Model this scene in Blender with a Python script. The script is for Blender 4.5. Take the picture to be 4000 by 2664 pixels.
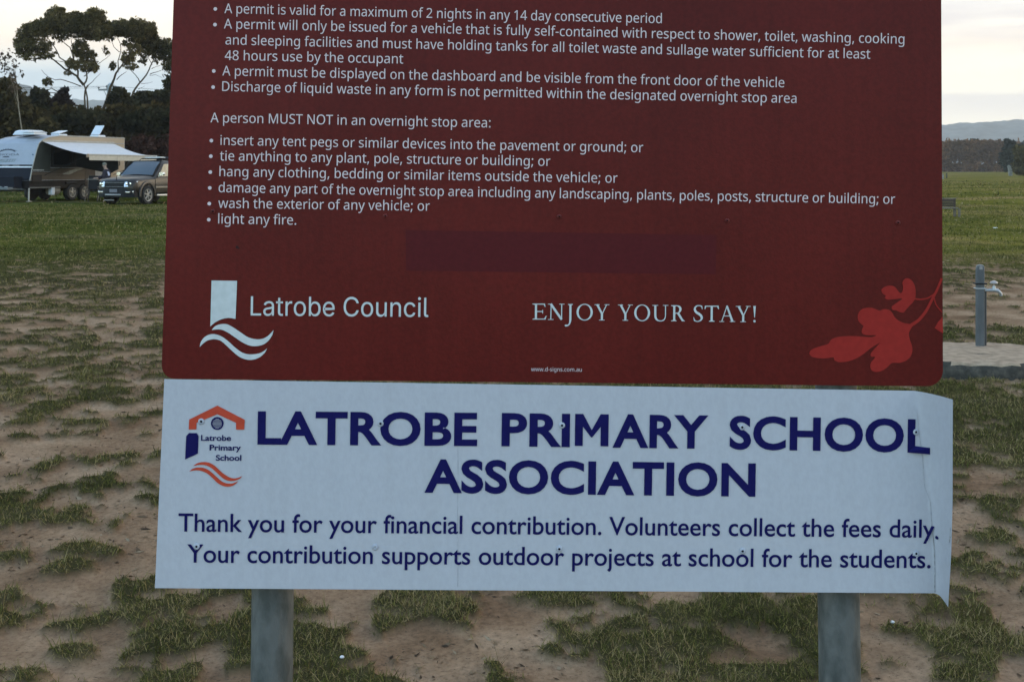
import bpy, bmesh, math, random
import numpy as np
from mathutils import Vector, Matrix, Euler
random.seed(7)
RNG = np.random.default_rng(11)
SC = bpy.context.scene
COL = SC.collection
R = math.radians
for o in list(bpy.data.objects):
    bpy.data.objects.remove(o)

# ------------------------------------------------------------------ camera
F, CX, HY, CAMZ = 4600.0, 2000.0, 655.0, 1.5      # focal length, axis and eye level in photograph pixels; eye height in metres
cam = bpy.data.cameras.new('camera')
cam.sensor_width = 36.0
cam.lens = 36.0 * F / 4000.0
cam.shift_y = -(1332.0 - HY) / 4000.0
cam.clip_start = 0.05
cam.clip_end = 20000
cam.dof.use_dof = True
cam.dof.focus_distance = 1.85
cam.dof.aperture_fstop = 40.0
camo = bpy.data.objects.new('camera', cam)
camo.location = (0, 0, CAMZ)
camo.rotation_euler = (R(90), 0, 0)
COL.objects.link(camo)
SC.camera = camo

# ------------------------------------------------------------------ sky, sun, exposure
SUN_AZ, SUN_EL = 66.0, 8.0           # degrees clockwise from straight ahead (+Y), degrees above the horizon
SC.view_settings.view_transform = 'Standard'
SC.view_settings.look = 'None'
SC.view_settings.exposure = 2.9
SC.view_settings.gamma = 1.0
world = bpy.data.worlds.new('World')
SC.world = world
world.use_nodes = True
nt = world.node_tree
N, L = nt.nodes, nt.links
bg = N['Background']
sky = N.new('ShaderNodeTexSky')
sky.sky_type = 'NISHITA'
sky.sun_disc = False
sky.sun_elevation = R(SUN_EL)
sky.sun_rotation = R(SUN_AZ)
sky.altitude = 50
sky.air_density = 1.0
sky.dust_density = 1.6
sky.ozone_density = 1.0
tc = N.new('ShaderNodeTexCoord')
sep = N.new('ShaderNodeSeparateXYZ')
L.new(tc.outputs['Generated'], sep.inputs[0])
def wmath(op, a, b=None, clamp=False):
    n = N.new('ShaderNodeMath'); n.operation = op; n.use_clamp = clamp
    for i, v in enumerate((a, b)):
        if v is None: continue
        if isinstance(v, (int, float)): n.inputs[i].default_value = v
        else: L.new(v, n.inputs[i])
    return n.outputs[0]
def wramp(src, stops):
    n = N.new('ShaderNodeValToRGB')
    el = n.color_ramp.elements
    while len(el) < len(stops): el.new(0.5)
    for e, (p, c) in zip(el, stops):
        e.position = p; e.color = (c, c, c, 1) if isinstance(c, (int, float)) else (*c, 1)
    L.new(src, n.inputs[0])
    return n.outputs[0]
def wmix(f, a, b):
    n = N.new('ShaderNodeMix'); n.data_type = 'RGBA'
    for sock, v in ((n.inputs[0], f), (n.inputs[6], a), (n.inputs[7], b)):
        if isinstance(v, tuple): sock.default_value = (*v, 1)
        elif isinstance(v, (int, float)): sock.default_value = v
        else: L.new(v, sock)
    return n.outputs[2]
# cloud sheets: noise stretched along the horizon, thicker low down
mp = N.new('ShaderNodeMapping'); mp.inputs['Scale'].default_value = (2.2, 2.2, 26.0)
L.new(tc.outputs['Generated'], mp.inputs[0])
nz = N.new('ShaderNodeTexNoise'); nz.inputs['Scale'].default_value = 1.6; nz.inputs['Detail'].default_value = 6; nz.inputs['Roughness'].default_value = 0.55
L.new(mp.outputs[0], nz.inputs['Vector'])
streak = wramp(nz.outputs['Fac'], [(0.46, 0.0), (0.60, 1.0)])
elev = sep.outputs['Z']
# bright side of the sky: toward the low sun and straight ahead
az = wmath('ADD', wmath('MULTIPLY', sep.outputs['Y'], 0.75), wmath('MULTIPLY', sep.outputs['X'], 0.45))
glow = wramp(az, [(0.05, 0.0), (0.45, 1.0)])
right = wramp(wmath('ADD', wmath('MULTIPLY', sep.outputs['X'], 1.0), 0.5), [(0.25, 0.0), (0.78, 1.0)])
CLOUD_K = 12.0
def ck(c): return tuple(v * CLOUD_K for v in c)
L_SKY = sky.outputs[0]
# high thin bright veil lit from behind
veil_col = wmix(right, (1.40, 1.27, 1.02), (1.25, 1.20, 1.08))
veil_amt = wmath('MULTIPLY', wramp(elev, [(0.055, 0.9), (0.095, 0.97), (0.3, 0.97), (0.6, 0.6), (1.0, 0.12)]), glow)
c1 = wmix(veil_amt, L_SKY, veil_col)
# low band: pale blue on the left, cream on the right
low_col = wmix(right, (0.60, 0.71, 0.76), (1.26, 1.14, 0.89))
low_amt = wmath('MULTIPLY', wramp(elev, [(0.0, 0.98), (0.074, 0.96), (0.108, 0.0)]), glow)
c2 = wmix(low_amt, c1, low_col)
# warm peach transition streak
peach = wramp(elev, [(0.076, 0.0), (0.098, 0.85), (0.118, 0.45), (0.14, 0.0)])
c3 = wmix(wmath('MULTIPLY', wmath('MULTIPLY', peach, glow), 0.8), c2, (1.14, 0.93, 0.71))
# grey-lilac streaks across the bright part
dk = wmath('MULTIPLY', wmath('MULTIPLY', streak, glow), wramp(elev, [(0.03, 0.0), (0.05, 0.55), (0.2, 0.7), (0.4, 0.3)]))
c4 = wmix(wmath('MULTIPLY', dk, right), c3, (0.80, 0.735, 0.71))
c5 = N.new('ShaderNodeMix'); c5.data_type = 'RGBA'; c5.blend_type = 'MULTIPLY'; c5.inputs[0].default_value = 1.0
L.new(c4, c5.inputs[6]); c5.inputs[7].default_value = (0.98, 1.0, 1.04, 1)
L.new(c5.outputs[2], bg.inputs['Color'])
bg.inputs['Strength'].default_value = 0.14

sun = bpy.data.lights.new('sun', 'SUN')
sun.energy = 0.16
sun.angle = R(25)
sun.color = (1.0, 0.80, 0.56)
suno = bpy.data.objects.new('sun', sun)
sd = Vector((math.sin(R(SUN_AZ)) * math.cos(R(SUN_EL)), math.cos(R(SUN_AZ)) * math.cos(R(SUN_EL)), math.sin(R(SUN_EL))))
suno.rotation_euler = (-sd).to_track_quat('-Z', 'Y').to_euler()
suno.location = (20, 10, 30)
COL.objects.link(suno)

# ------------------------------------------------------------------ helpers
def W(px, py, D):
    """point at distance D ahead that the photograph shows at (px, py)"""
    return Vector(((px - CX) / F * D, D, CAMZ - (py - HY) / F * D))

_M = {}
def mat(name, col, rough=0.7, metal=0.0, var=0.12, scale=8.0, bump=0.0, bscale=60.0, spec=0.22, col2=None, stretch=(1, 1, 1), lo=0.35, hi=0.65, coat=0.0):
    if name in _M: return _M[name]
    m = bpy.data.materials.new(name); m.use_nodes = True
    t = m.node_tree; n, l = t.nodes, t.links
    b = n['Principled BSDF']
    b.inputs['Roughness'].default_value = rough
    b.inputs['Metallic'].default_value = metal
    b.inputs['Specular IOR Level'].default_value = spec
    b.inputs['Coat Weight'].default_value = coat
    b.inputs['Coat Roughness'].default_value = 0.12
    c = n.new('ShaderNodeTexCoord'); p = n.new('ShaderNodeMapping')
    p.inputs['Scale'].default_value = stretch
    l.new(c.outputs['Object'], p.inputs[0])
    z = n.new('ShaderNodeTexNoise'); z.inputs['Scale'].default_value = scale; z.inputs['Detail'].default_value = 5
    l.new(p.outputs[0], z.inputs['Vector'])
    r = n.new('ShaderNodeValToRGB')
    e = r.color_ramp.elements
    e[0].position, e[1].position = lo, hi
    a = tuple(v * (1 - var) for v in col) if col2 is None else col
    d = tuple(v * (1 + var) for v in col) if col2 is None else col2
    e[0].color = (*a, 1); e[1].color = (*d, 1)
    l.new(z.outputs['Fac'], r.inputs[0]); l.new(r.outputs[0], b.inputs['Base Color'])
    if bump > 0:
        z2 = n.new('ShaderNodeTexNoise'); z2.inputs['Scale'].default_value = bscale; z2.inputs['Detail'].default_value = 4
        l.new(p.outputs[0], z2.inputs['Vector'])
        bn = n.new('ShaderNodeBump'); bn.inputs['Strength'].default_value = bump; bn.inputs['Distance'].default_value = 0.01
        l.new(z2.outputs['Fac'], bn.inputs['Height']); l.new(bn.outputs[0], b.inputs['Normal'])
    _M[name] = m
    return m

def tag(o, label=None, cat=None, group=None, kind=None):
    if label: o['label'] = label
    if cat: o['category'] = cat
    if group: o['group'] = group
    if kind: o['kind'] = kind
    return o

def empty(name, loc, rz=0.0):
    o = bpy.data.objects.new(name, None)
    o.location = loc; o.rotation_euler = (0, 0, rz); o.empty_display_size = 0.1
    COL.objects.link(o)
    return o

class MB:
    def __init__(s): s.v = []; s.f = []; s.n = 0
    def add(s, verts, faces):
        b = len(s.v)
        s.v += [tuple(p) for p in verts]; s.f += [tuple(i + b for i in f) for f in faces]
        return s
    def box(s, c, d, M=None, taper=1.0):
        x, y, z = d[0] / 2, d[1] / 2, d[2] / 2
        P = []
        for k, sz in enumerate((-z, z)):
            q = 1.0 if k == 0 else taper
            P += [Vector((-x * q, -y * q, sz)), Vector((x * q, -y * q, sz)), Vector((x * q, y * q, sz)), Vector((-x * q, y * q, sz))]
        if M is not None: P = [M @ p for p in P]
        P = [p + Vector(c) for p in P]
        return s.add(P, [(3, 2, 1, 0), (4, 5, 6, 7), (0, 1, 5, 4), (1, 2, 6, 5), (2, 3, 7, 6), (3, 0, 4, 7)])
    def tube(s, pts, rad, k=8, cap=True):
        pts = [Vector(p) for p in pts]
        if isinstance(rad, (int, float)): rad = [rad] * len(pts)
        b = len(s.v); up = None
        for i, p in enumerate(pts):
            t = (pts[min(i + 1, len(pts) - 1)] - pts[max(i - 1, 0)])
            if t.length < 1e-9: t = Vector((0, 0, 1))
            t.normalize()
            if up is None:
                up = Vector((0, 0, 1)) if abs(t.z) < 0.9 else Vector((1, 0, 0))
            u = (up - t * up.dot(t)).normalized(); w = t.cross(u); up = u
            for j in range(k):
                a = 2 * math.pi * j / k
                s.v.append(tuple(p + (u * math.cos(a) + w * math.sin(a)) * rad[i]))
        for i in range(len(pts) - 1):
            for j in range(k):
                a0 = b + i * k + j; a1 = b + i * k + (j + 1) % k
                s.f.append((a0, a1, a1 + k, a0 + k))
        if cap:
            s.f.append(tuple(b + j for j in reversed(range(k))))
            s.f.append(tuple(b + (len(pts) - 1) * k + j for j in range(k)))
        return s
    def lathe(s, c, prof, k=24, axis='z'):
        b = len(s.v)
        for (r, h) in prof:
            for j in range(k):
                a = 2 * math.pi * j / k
                x, y = r * math.cos(a), r * math.sin(a)
                q = {'z': (x, y, h), 'y': (x, h, -y), 'x': (h, x, y)}[axis]
                s.v.append((c[0] + q[0], c[1] + q[1], c[2] + q[2]))
        for i in range(len(prof) - 1):
            for j in range(k):
                a0 = b + i * k + j; a1 = b + i * k + (j + 1) % k
                s.f.append((a0, a1, a1 + k, a0 + k))
        s.f.append(tuple(b + j for j in reversed(range(k))))
        s.f.append(tuple(b + (len(prof) - 1) * k + j for j in range(k)))
        return s
    def prism(s, poly, fa, fb):
        """outline (2-D points) between two mapping functions to 3-D"""
        n = len(poly); A = [fa(*p) for p in poly]; B = [fb(*p) for p in poly]
        return s.add(A + B, [tuple(range(n)), tuple(range(2 * n - 1, n - 1, -1))] + [(i, i + n, (i + 1) % n + n, (i + 1) % n) for i in range(n)])
    def loft(s, secs, close=False):
        b = len(s.v); k = len(secs[0])
        for q in secs: s.v += [tuple(p) for p in q]
        for i in range(len(secs) - 1):
            for j in range(k - 1 + (1 if close else 0)):
                a0 = b + i * k + j; a1 = b + i * k + (j + 1) % k
                s.f.append((a0, a1, a1 + k, a0 + k))
        s.f.append(tuple(b + j for j in range(k)))
        s.f.append(tuple(b + (len(secs) - 1) * k + j for j in reversed(range(k))))
        return s
    def build(s, name, m, parent=None, smooth=False, bevel=0.0, fix=True):
        me = bpy.data.meshes.new(name)
        me.from_pydata(s.v, [], s.f)
        if fix:
            bm = bmesh.new(); bm.from_mesh(me)
            bmesh.ops.recalc_face_normals(bm, faces=bm.faces[:])
            bm.to_mesh(me); bm.free()
        me.materials.append(m)
        if smooth:
            me.polygons.foreach_set('use_smooth', [True] * len(me.polygons))
            try: me.set_sharp_from_angle(angle=R(40))
            except Exception: pass
        o = bpy.data.objects.new(name, me)
        COL.objects.link(o)
        if parent is not None: o.parent = parent
        if bevel > 0:
            bv = o.modifiers.new('bevel', 'BEVEL'); bv.width = bevel; bv.segments = 2; bv.limit_method = 'ANGLE'
        return o

def np_mesh(name, V, Fc, m, parent=None, smooth=False):
    """V (n,3), Fc (k,3 or 4)"""
    me = bpy.data.meshes.new(name)
    V = np.ascontiguousarray(V, dtype=np.float32); Fc = np.ascontiguousarray(Fc, dtype=np.int32)
    k = Fc.shape[1]
    me.vertices.add(len(V)); me.vertices.foreach_set('co', V.ravel())
    me.loops.add(Fc.size); me.loops.foreach_set('vertex_index', Fc.ravel())
    me.polygons.add(len(Fc)); me.polygons.foreach_set('loop_start', np.arange(0, Fc.size, k, dtype=np.int32))
    me.update(calc_edges=True); me.validate()
    me.materials.append(m)
    if smooth: me.polygons.foreach_set('use_smooth', np.ones(len(me.polygons), dtype=bool))
    o = bpy.data.objects.new(name, me); COL.objects.link(o)
    if parent is not None: o.parent = parent
    return o

def vnoise(x, y, seed=0):
    xi = np.floor(x).astype(np.int64); yi = np.floor(y).astype(np.int64)
    fx = x - xi; fy = y - yi
    fx = fx * fx * (3 - 2 * fx); fy = fy * fy * (3 - 2 * fy)
    def h(a, b):
        n = (a * 374761393 + b * 668265263 + seed * 1442695041) & 0xFFFFFFFF
        n = ((n ^ (n >> 13)) * 1274126177) & 0xFFFFFFFF
        n = n ^ (n >> 16)
        return (n & 0xFFFF) / 65535.0
    return (h(xi, yi) * (1 - fx) + h(xi + 1, yi) * fx) * (1 - fy) + (h(xi, yi + 1) * (1 - fx) + h(xi + 1, yi + 1) * fx) * fy
def fbm(x, y, seed=0, oct=4):
    t = 0; a = 0.5; s = 0
    for k in range(oct):
        t = t + a * vnoise(x * 2 ** k + 17.3 * k, y * 2 ** k - 9.1 * k, seed + k); s += a; a *= 0.5
    return t / s
def sstep(a, b, x):
    t = np.clip((x - a) / (b - a), 0, 1); return t * t * (3 - 2 * t)
FONT_TEXT=""",180|28,-87 47,-3 61,78 124,78 129,71 104,-8 71,-87
-216|27,154 27,206 189,206 189,154
.180|89,-9 74,-7 60,1 51,15 48,36 51,57 60,71 74,79 89,81 106,79 119,71 129,57 132,36 129,15 119,1 106,-7
1384|181,0 181,335 181,381 183,418 164,400 142,381 91,339 60,379 189,480 238,480 238,0
2384|32,0 32,49 158,176 219,240 234,259 247,278 257,296 264,315 268,334 269,355 267,380 259,400 246,415 229,427 208,434 185,436 162,435 142,430 123,424 105,415 87,403 69,390 38,430 57,445 79,458 102,470 128,479 155,484 185,486 226,482 262,471 291,452 312,427 325,396 330,359 328,334 323,311 314,288 303,267 288,245 271,224 207,155 107,56 107,54 349,54 349,0
4384|244,0 244,109 14,109 14,159 240,482 301,482 301,162 371,162 371,109 301,109 301,0|72,162 244,162 244,313 245,372 247,419 244,419 231,392 216,367
8384|193,-7 146,-3 106,8 75,27 51,53 38,85 33,122 36,153 47,179 63,202 83,221 107,237 132,251 110,265 90,281 73,299 59,320 51,344 48,372 50,395 57,416 67,434 81,450 98,463 118,473 141,480 165,485 191,486 231,483 265,473 295,457 317,434 331,406 335,371 332,344 323,321 308,301 289,283 244,254 298,222 319,203 336,181 347,155 351,124 346,87 332,55 308,29 276,9 238,-3|194,277 216,287 236,299 253,312 266,328 274,347 277,369 271,399 253,421 236,431 215,437 191,439 168,437 147,431 130,421 112,399 106,369 109,347 118,328 132,312 150,299|192,40 222,43 247,51 267,63 281,80 290,100 293,124 290,146 281,165 265,182 245,196 221,210 192,222 181,226 154,213 132,199 114,183 101,165 93,145 91,122 93,100 102,80 116,63 135,51 161,43
:180|89,278 74,281 60,289 51,303 48,324 51,345 60,359 74,367 89,369 106,367 119,359 129,345 132,324 129,303 119,289 106,281|89,-9 74,-7 60,1 51,15 48,36 51,57 60,71 74,79 89,81 106,79 119,71 129,57 132,36 129,15 119,1 106,-7
;180|88,278 72,281 59,289 50,303 47,324 50,345 59,359 72,367 88,369 104,367 118,359 127,345 130,324 127,303 118,289 104,281|21,-87 34,-32 46,26 55,78 118,78 123,71 98,-8 65,-87
A429|0,0 187,482 242,482 428,0 366,0 308,148 118,148 61,0|138,202 290,202 236,347 230,367 221,396 214,419 203,378 193,347
D490|65,0 65,480 213,480 259,477 301,468 338,453 371,432 398,406 420,374 436,336 446,293 449,244 447,198 439,157 425,120 407,88 383,61 355,39 322,22 285,10 244,2 199,0|126,52 191,52 261,59 315,82 354,120 378,174 385,242 380,301 364,348 338,383 302,408 258,423 204,428 126,428
K416|65,0 65,480 126,480 126,243 167,289 208,334 338,480 408,480 218,271 416,0 345,0 175,229 126,186 126,0
M609|65,0 65,480 154,480 302,87 305,87 455,480 544,480 544,0 484,0 484,295 486,364 489,420 486,420 326,0 277,0 119,420 116,420 120,364 121,291 121,0
N510|65,0 65,480 135,480 391,83 394,83 392,115 390,162 389,209 389,480 445,480 445,0 375,0 118,398 116,398 119,340 121,268 121,0
O525|263,-7 216,-3 174,7 139,24 109,48 84,76 65,111 52,150 44,193 41,241 44,288 52,331 65,370 84,404 109,433 139,456 174,473 216,483 263,487 309,484 349,473 384,456 414,433 439,405 458,370 472,331 481,288 484,240 481,193 472,150 458,110 439,76 414,47 384,24 349,7 308,-3|263,46 312,51 352,69 382,98 403,137 416,184 420,240 416,297 403,344 382,382 352,411 313,428 263,434 214,428 174,411 143,382 122,344 109,297 105,240 109,184 122,137 143,98 173,69 213,51
S369|166,-7 140,-6 115,-4 91,-1 60,7 34,16 34,74 94,54 119,50 143,47 169,46 201,48 228,55 249,66 265,82 274,101 277,123 274,145 267,163 253,178 232,192 164,222 126,238 96,256 72,276 54,300 44,329 40,364 42,388 49,410 60,429 74,446 92,460 114,471 138,480 165,485 193,486 219,485 243,483 266,479 287,473 307,467 326,459 307,408 253,426 233,430 213,432 192,433 165,431 142,425 124,414 107,392 101,363 104,341 111,323 125,308 144,294 206,267 233,256 257,245 278,233 296,221 310,207 322,191 330,173 335,152 337,128 332,89 317,56 291,29 256,9 215,-3
T373|156,0 156,426 7,426 7,480 366,480 366,426 217,426 217,0
U491|243,-7 188,-1 143,15 107,42 81,78 66,121 60,171 60,480 121,480 121,169 124,133 135,102 152,78 176,60 208,49 246,46 286,50 317,61 341,80 357,106 367,135 370,169 370,480 430,480 430,169 428,137 421,107 410,80 394,55 373,34 348,16 318,4 283,-4
a377|144,-7 114,-4 86,5 63,19 45,40 34,67 31,100 36,133 50,161 73,183 106,200 150,210 203,215 265,217 265,238 262,265 256,286 245,301 222,314 190,318 163,316 136,310 89,291 71,335 96,347 126,357 148,362 170,365 193,366 233,363 266,353 291,337 308,314 319,283 322,245 322,0 279,0 268,51 265,51 249,33 233,19 216,7 196,0 173,-5|158,41 187,44 212,52 234,66 251,86 261,112 264,144 264,176 211,174 171,170 140,163 118,152 98,130 92,99 97,73 110,55 132,44
b413|228,-7 201,-5 178,0 158,9 134,26 116,46 111,46 99,0 57,0 57,510 116,510 116,386 115,344 113,312 116,312 134,333 158,351 178,359 201,364 228,366 269,361 305,345 335,319 358,283 372,237 376,180 372,123 358,77 335,40 305,14 269,-1|219,42 248,46 273,58 291,78 304,105 312,139 315,181 311,230 299,268 280,295 253,312 218,317 183,313 157,302 138,284 126,258 119,224 116,182 116,179 119,138 126,105 138,78 157,58 184,46
c322|201,-7 171,-5 143,2 117,13 93,28 74,48 58,73 46,103 39,138 37,178 39,220 47,256 59,286 76,311 96,332 119,347 146,358 174,365 206,367 259,361 300,347 282,298 244,310 204,315 166,310 136,293 115,266 102,228 98,179 101,139 110,105 124,79 144,60 170,48 201,44 229,46 253,50 294,65 294,13 254,-2
d413|185,-7 143,-2 107,14 77,40 55,76 41,123 37,179 41,236 55,283 78,319 108,346 144,361 185,367 211,365 234,360 254,351 278,334 297,314 301,314 299,339 297,367 297,510 356,510 356,0 308,0 300,48 297,48 278,27 254,9 234,0 211,-5|194,42 228,46 255,56 274,74 287,98 295,129 298,168 298,179 295,220 288,254 275,282 256,302 229,314 193,318 164,313 140,301 122,280 109,252 101,218 98,178 101,138 109,105 122,78 141,58 165,46
e379|210,-7 177,-4 147,3 120,14 96,30 75,51 59,76 47,106 39,140 37,177 39,215 46,249 57,279 72,305 90,326 112,344 138,357 166,364 196,367 226,364 252,358 276,347 296,331 313,312 327,290 337,264 343,235 345,204 345,169 98,169 102,131 113,100 129,76 152,58 180,47 213,44 235,44 255,46 274,50 328,69 328,17 274,-1 255,-4 234,-6|99,216 283,216 280,244 273,269 262,290 245,306 223,315 195,318 169,315 147,306 129,291 114,271 105,245
f231|73,0 73,314 10,314 10,342 73,362 73,383 77,425 87,458 104,483 127,500 156,510 190,514 229,510 260,502 244,455 220,462 191,465 165,460 147,446 139,430 134,409 132,383 132,360 223,360 223,314 132,314 132,0
g413|195,-161 145,-159 102,-151 65,-138 65,-84 103,-100 148,-109 198,-112 227,-109 251,-100 271,-85 286,-65 295,-40 298,-11 298,3 298,27 300,48 297,48 268,17 231,-1 185,-7 142,-1 106,15 76,42 54,79 41,125 37,179 41,233 54,278 76,316 106,344 142,361 185,367 208,365 229,361 249,353 267,343 283,329 298,312 301,312 309,360 356,360 356,-6 352,-53 338,-92 317,-122 286,-144 245,-157|194,42 227,45 253,55 273,71 287,94 295,126 298,165 298,179 295,224 287,259 273,285 252,303 226,313 193,317 165,313 142,301 123,281 109,254 101,220 98,179 101,138 109,104 123,77 141,57 165,46
h415|57,0 57,510 116,510 116,361 113,310 117,310 130,327 146,341 164,352 185,360 206,364 229,366 269,363 302,352 328,335 346,310 357,276 361,234 361,0 302,0 302,230 293,278 266,307 222,317 186,313 158,302 139,283 126,257 119,225 116,186 116,0
i173|87,420 74,422 62,429 55,441 52,457 55,474 62,486 74,493 87,495 100,493 111,486 119,474 122,457 119,441 111,429 100,422|57,0 57,360 116,360 116,0
k359|57,0 57,510 116,510 116,244 115,216 113,185 116,185 128,201 144,221 158,238 273,360 343,360 197,206 353,0 281,0 156,168 116,132 116,0
l173|57,0 57,510 116,510 116,0
m628|57,0 57,360 105,360 113,311 117,311 129,328 144,342 162,353 182,361 202,365 223,367 273,360 310,340 333,306 336,306 350,325 366,340 386,352 407,360 429,365 452,367 489,363 520,353 543,335 560,310 570,277 574,234 574,0 515,0 515,232 507,279 483,308 442,317 410,314 385,304 367,287 355,264 347,234 345,199 345,0 286,0 286,232 278,279 253,308 212,317 180,313 155,302 137,283 125,258 118,226 116,187 116,0
n415|57,0 57,360 105,360 113,311 117,311 130,328 146,342 165,353 186,361 208,365 230,367 270,363 302,353 328,335 346,310 357,277 361,234 361,0 302,0 302,230 293,278 266,307 222,317 186,313 158,302 139,283 126,258 119,226 116,187 116,0
o406|202,-7 172,-4 143,3 117,15 94,32 75,53 58,79 46,109 39,143 37,181 42,236 57,282 82,318 116,345 156,361 204,367 236,364 264,357 290,345 314,328 333,307 349,282 361,252 368,218 370,181 365,126 350,79 325,42 291,15 250,-1|203,42 237,46 263,59 283,80 298,107 306,141 309,181 306,220 298,253 283,281 263,301 236,313 203,317 169,313 143,301 123,281 109,253 101,220 98,181 101,141 109,107 123,80 143,59 170,46
p413|57,-161 57,360 105,360 113,311 116,311 135,333 158,351 178,360 201,365 228,367 270,362 305,346 335,320 358,284 372,238 376,181 372,124 358,78 335,41 305,14 269,-1 228,-7 202,-5 179,0 159,9 135,26 116,46 112,46 115,17 116,-13 116,-161|219,42 249,47 273,60 291,82 305,110 310,132 314,155 315,181 312,220 304,253 291,280 272,301 248,313 218,317 185,314 159,303 140,286 127,262 119,231 116,192 116,181 119,140 126,106 138,78 157,58 184,46
q413|297,-161 297,-7 298,21 300,48 296,48 278,27 254,9 234,0 210,-5 183,-7 143,-2 107,14 78,40 55,76 41,123 37,179 42,236 55,283 78,319 108,346 144,361 185,367 212,365 235,360 255,351 279,333 298,311 300,311 309,360 356,360 356,-161|195,42 228,46 255,56 274,73 287,97 295,128 298,167 298,179 295,221 287,255 275,282 256,302 228,314 193,318 164,313 140,301 122,280 108,252 101,218 98,178 101,139 109,105 122,78 141,58 165,46
r277|57,0 57,360 105,360 112,294 115,294 128,313 143,330 160,345 179,357 201,364 225,367 247,366 267,363 260,308 241,312 221,313 194,309 169,298 147,280 131,256 123,236 118,215 116,192 116,0
s322|148,-7 124,-6 102,-4 83,-1 57,7 35,16 35,70 87,50 107,45 128,42 149,41 176,43 198,47 214,55 229,72 234,94 233,107 227,118 217,129 200,140 146,164 86,191 64,206 48,223 38,244 34,271 38,299 51,323 72,342 99,356 132,364 169,367 191,366 211,364 231,360 284,343 264,296 216,312 191,317 165,318 133,315 110,307 95,293 91,275 93,261 99,249 111,239 129,229 183,206 242,180 263,165 279,147 288,126 291,99 287,67 274,41 253,20 224,5 189,-4
t243|167,-7 140,-4 115,3 94,16 77,37 68,55 63,78 62,105 62,314 11,314 11,343 62,366 86,443 121,443 121,360 225,360 225,314 121,314 121,106 125,77 137,57 155,46 177,42 205,44 228,49 228,4 201,-4
u415|184,-7 144,-3 111,7 86,25 68,49 57,83 53,124 53,360 113,360 113,128 122,81 148,52 193,42 229,46 256,57 276,76 289,102 296,134 299,173 299,360 358,360 358,0 310,0 301,48 298,48 285,31 269,17 250,6 229,-1 207,-5
v341|136,0 0,360 63,360 140,148 151,115 162,80 169,52 171,52 179,81 190,116 201,148 278,360 341,360 204,0
w528|106,1 7,361 69,361 118,169 132,110 142,61 144,61 151,89 159,125 169,158 232,361 297,361 359,158 373,108 383,62 385,62 395,108 410,169 460,361 520,361 420,1 351,1 289,203 274,258 265,299 262,299 253,258 238,203 173,1
x355|12,0 142,184 18,360 85,360 178,224 270,360 336,360 212,184 343,0 276,0 178,144 79,0
y343|56,-161 28,-160 7,-156 7,-109 25,-111 47,-113 75,-108 97,-95 114,-75 127,-49 146,-1 1,360 64,360 142,155 160,104 172,57 175,57 187,101 206,156 279,360 343,360 187,-50 174,-81 157,-108 139,-131 116,-148 89,-158
 175|"""
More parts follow.
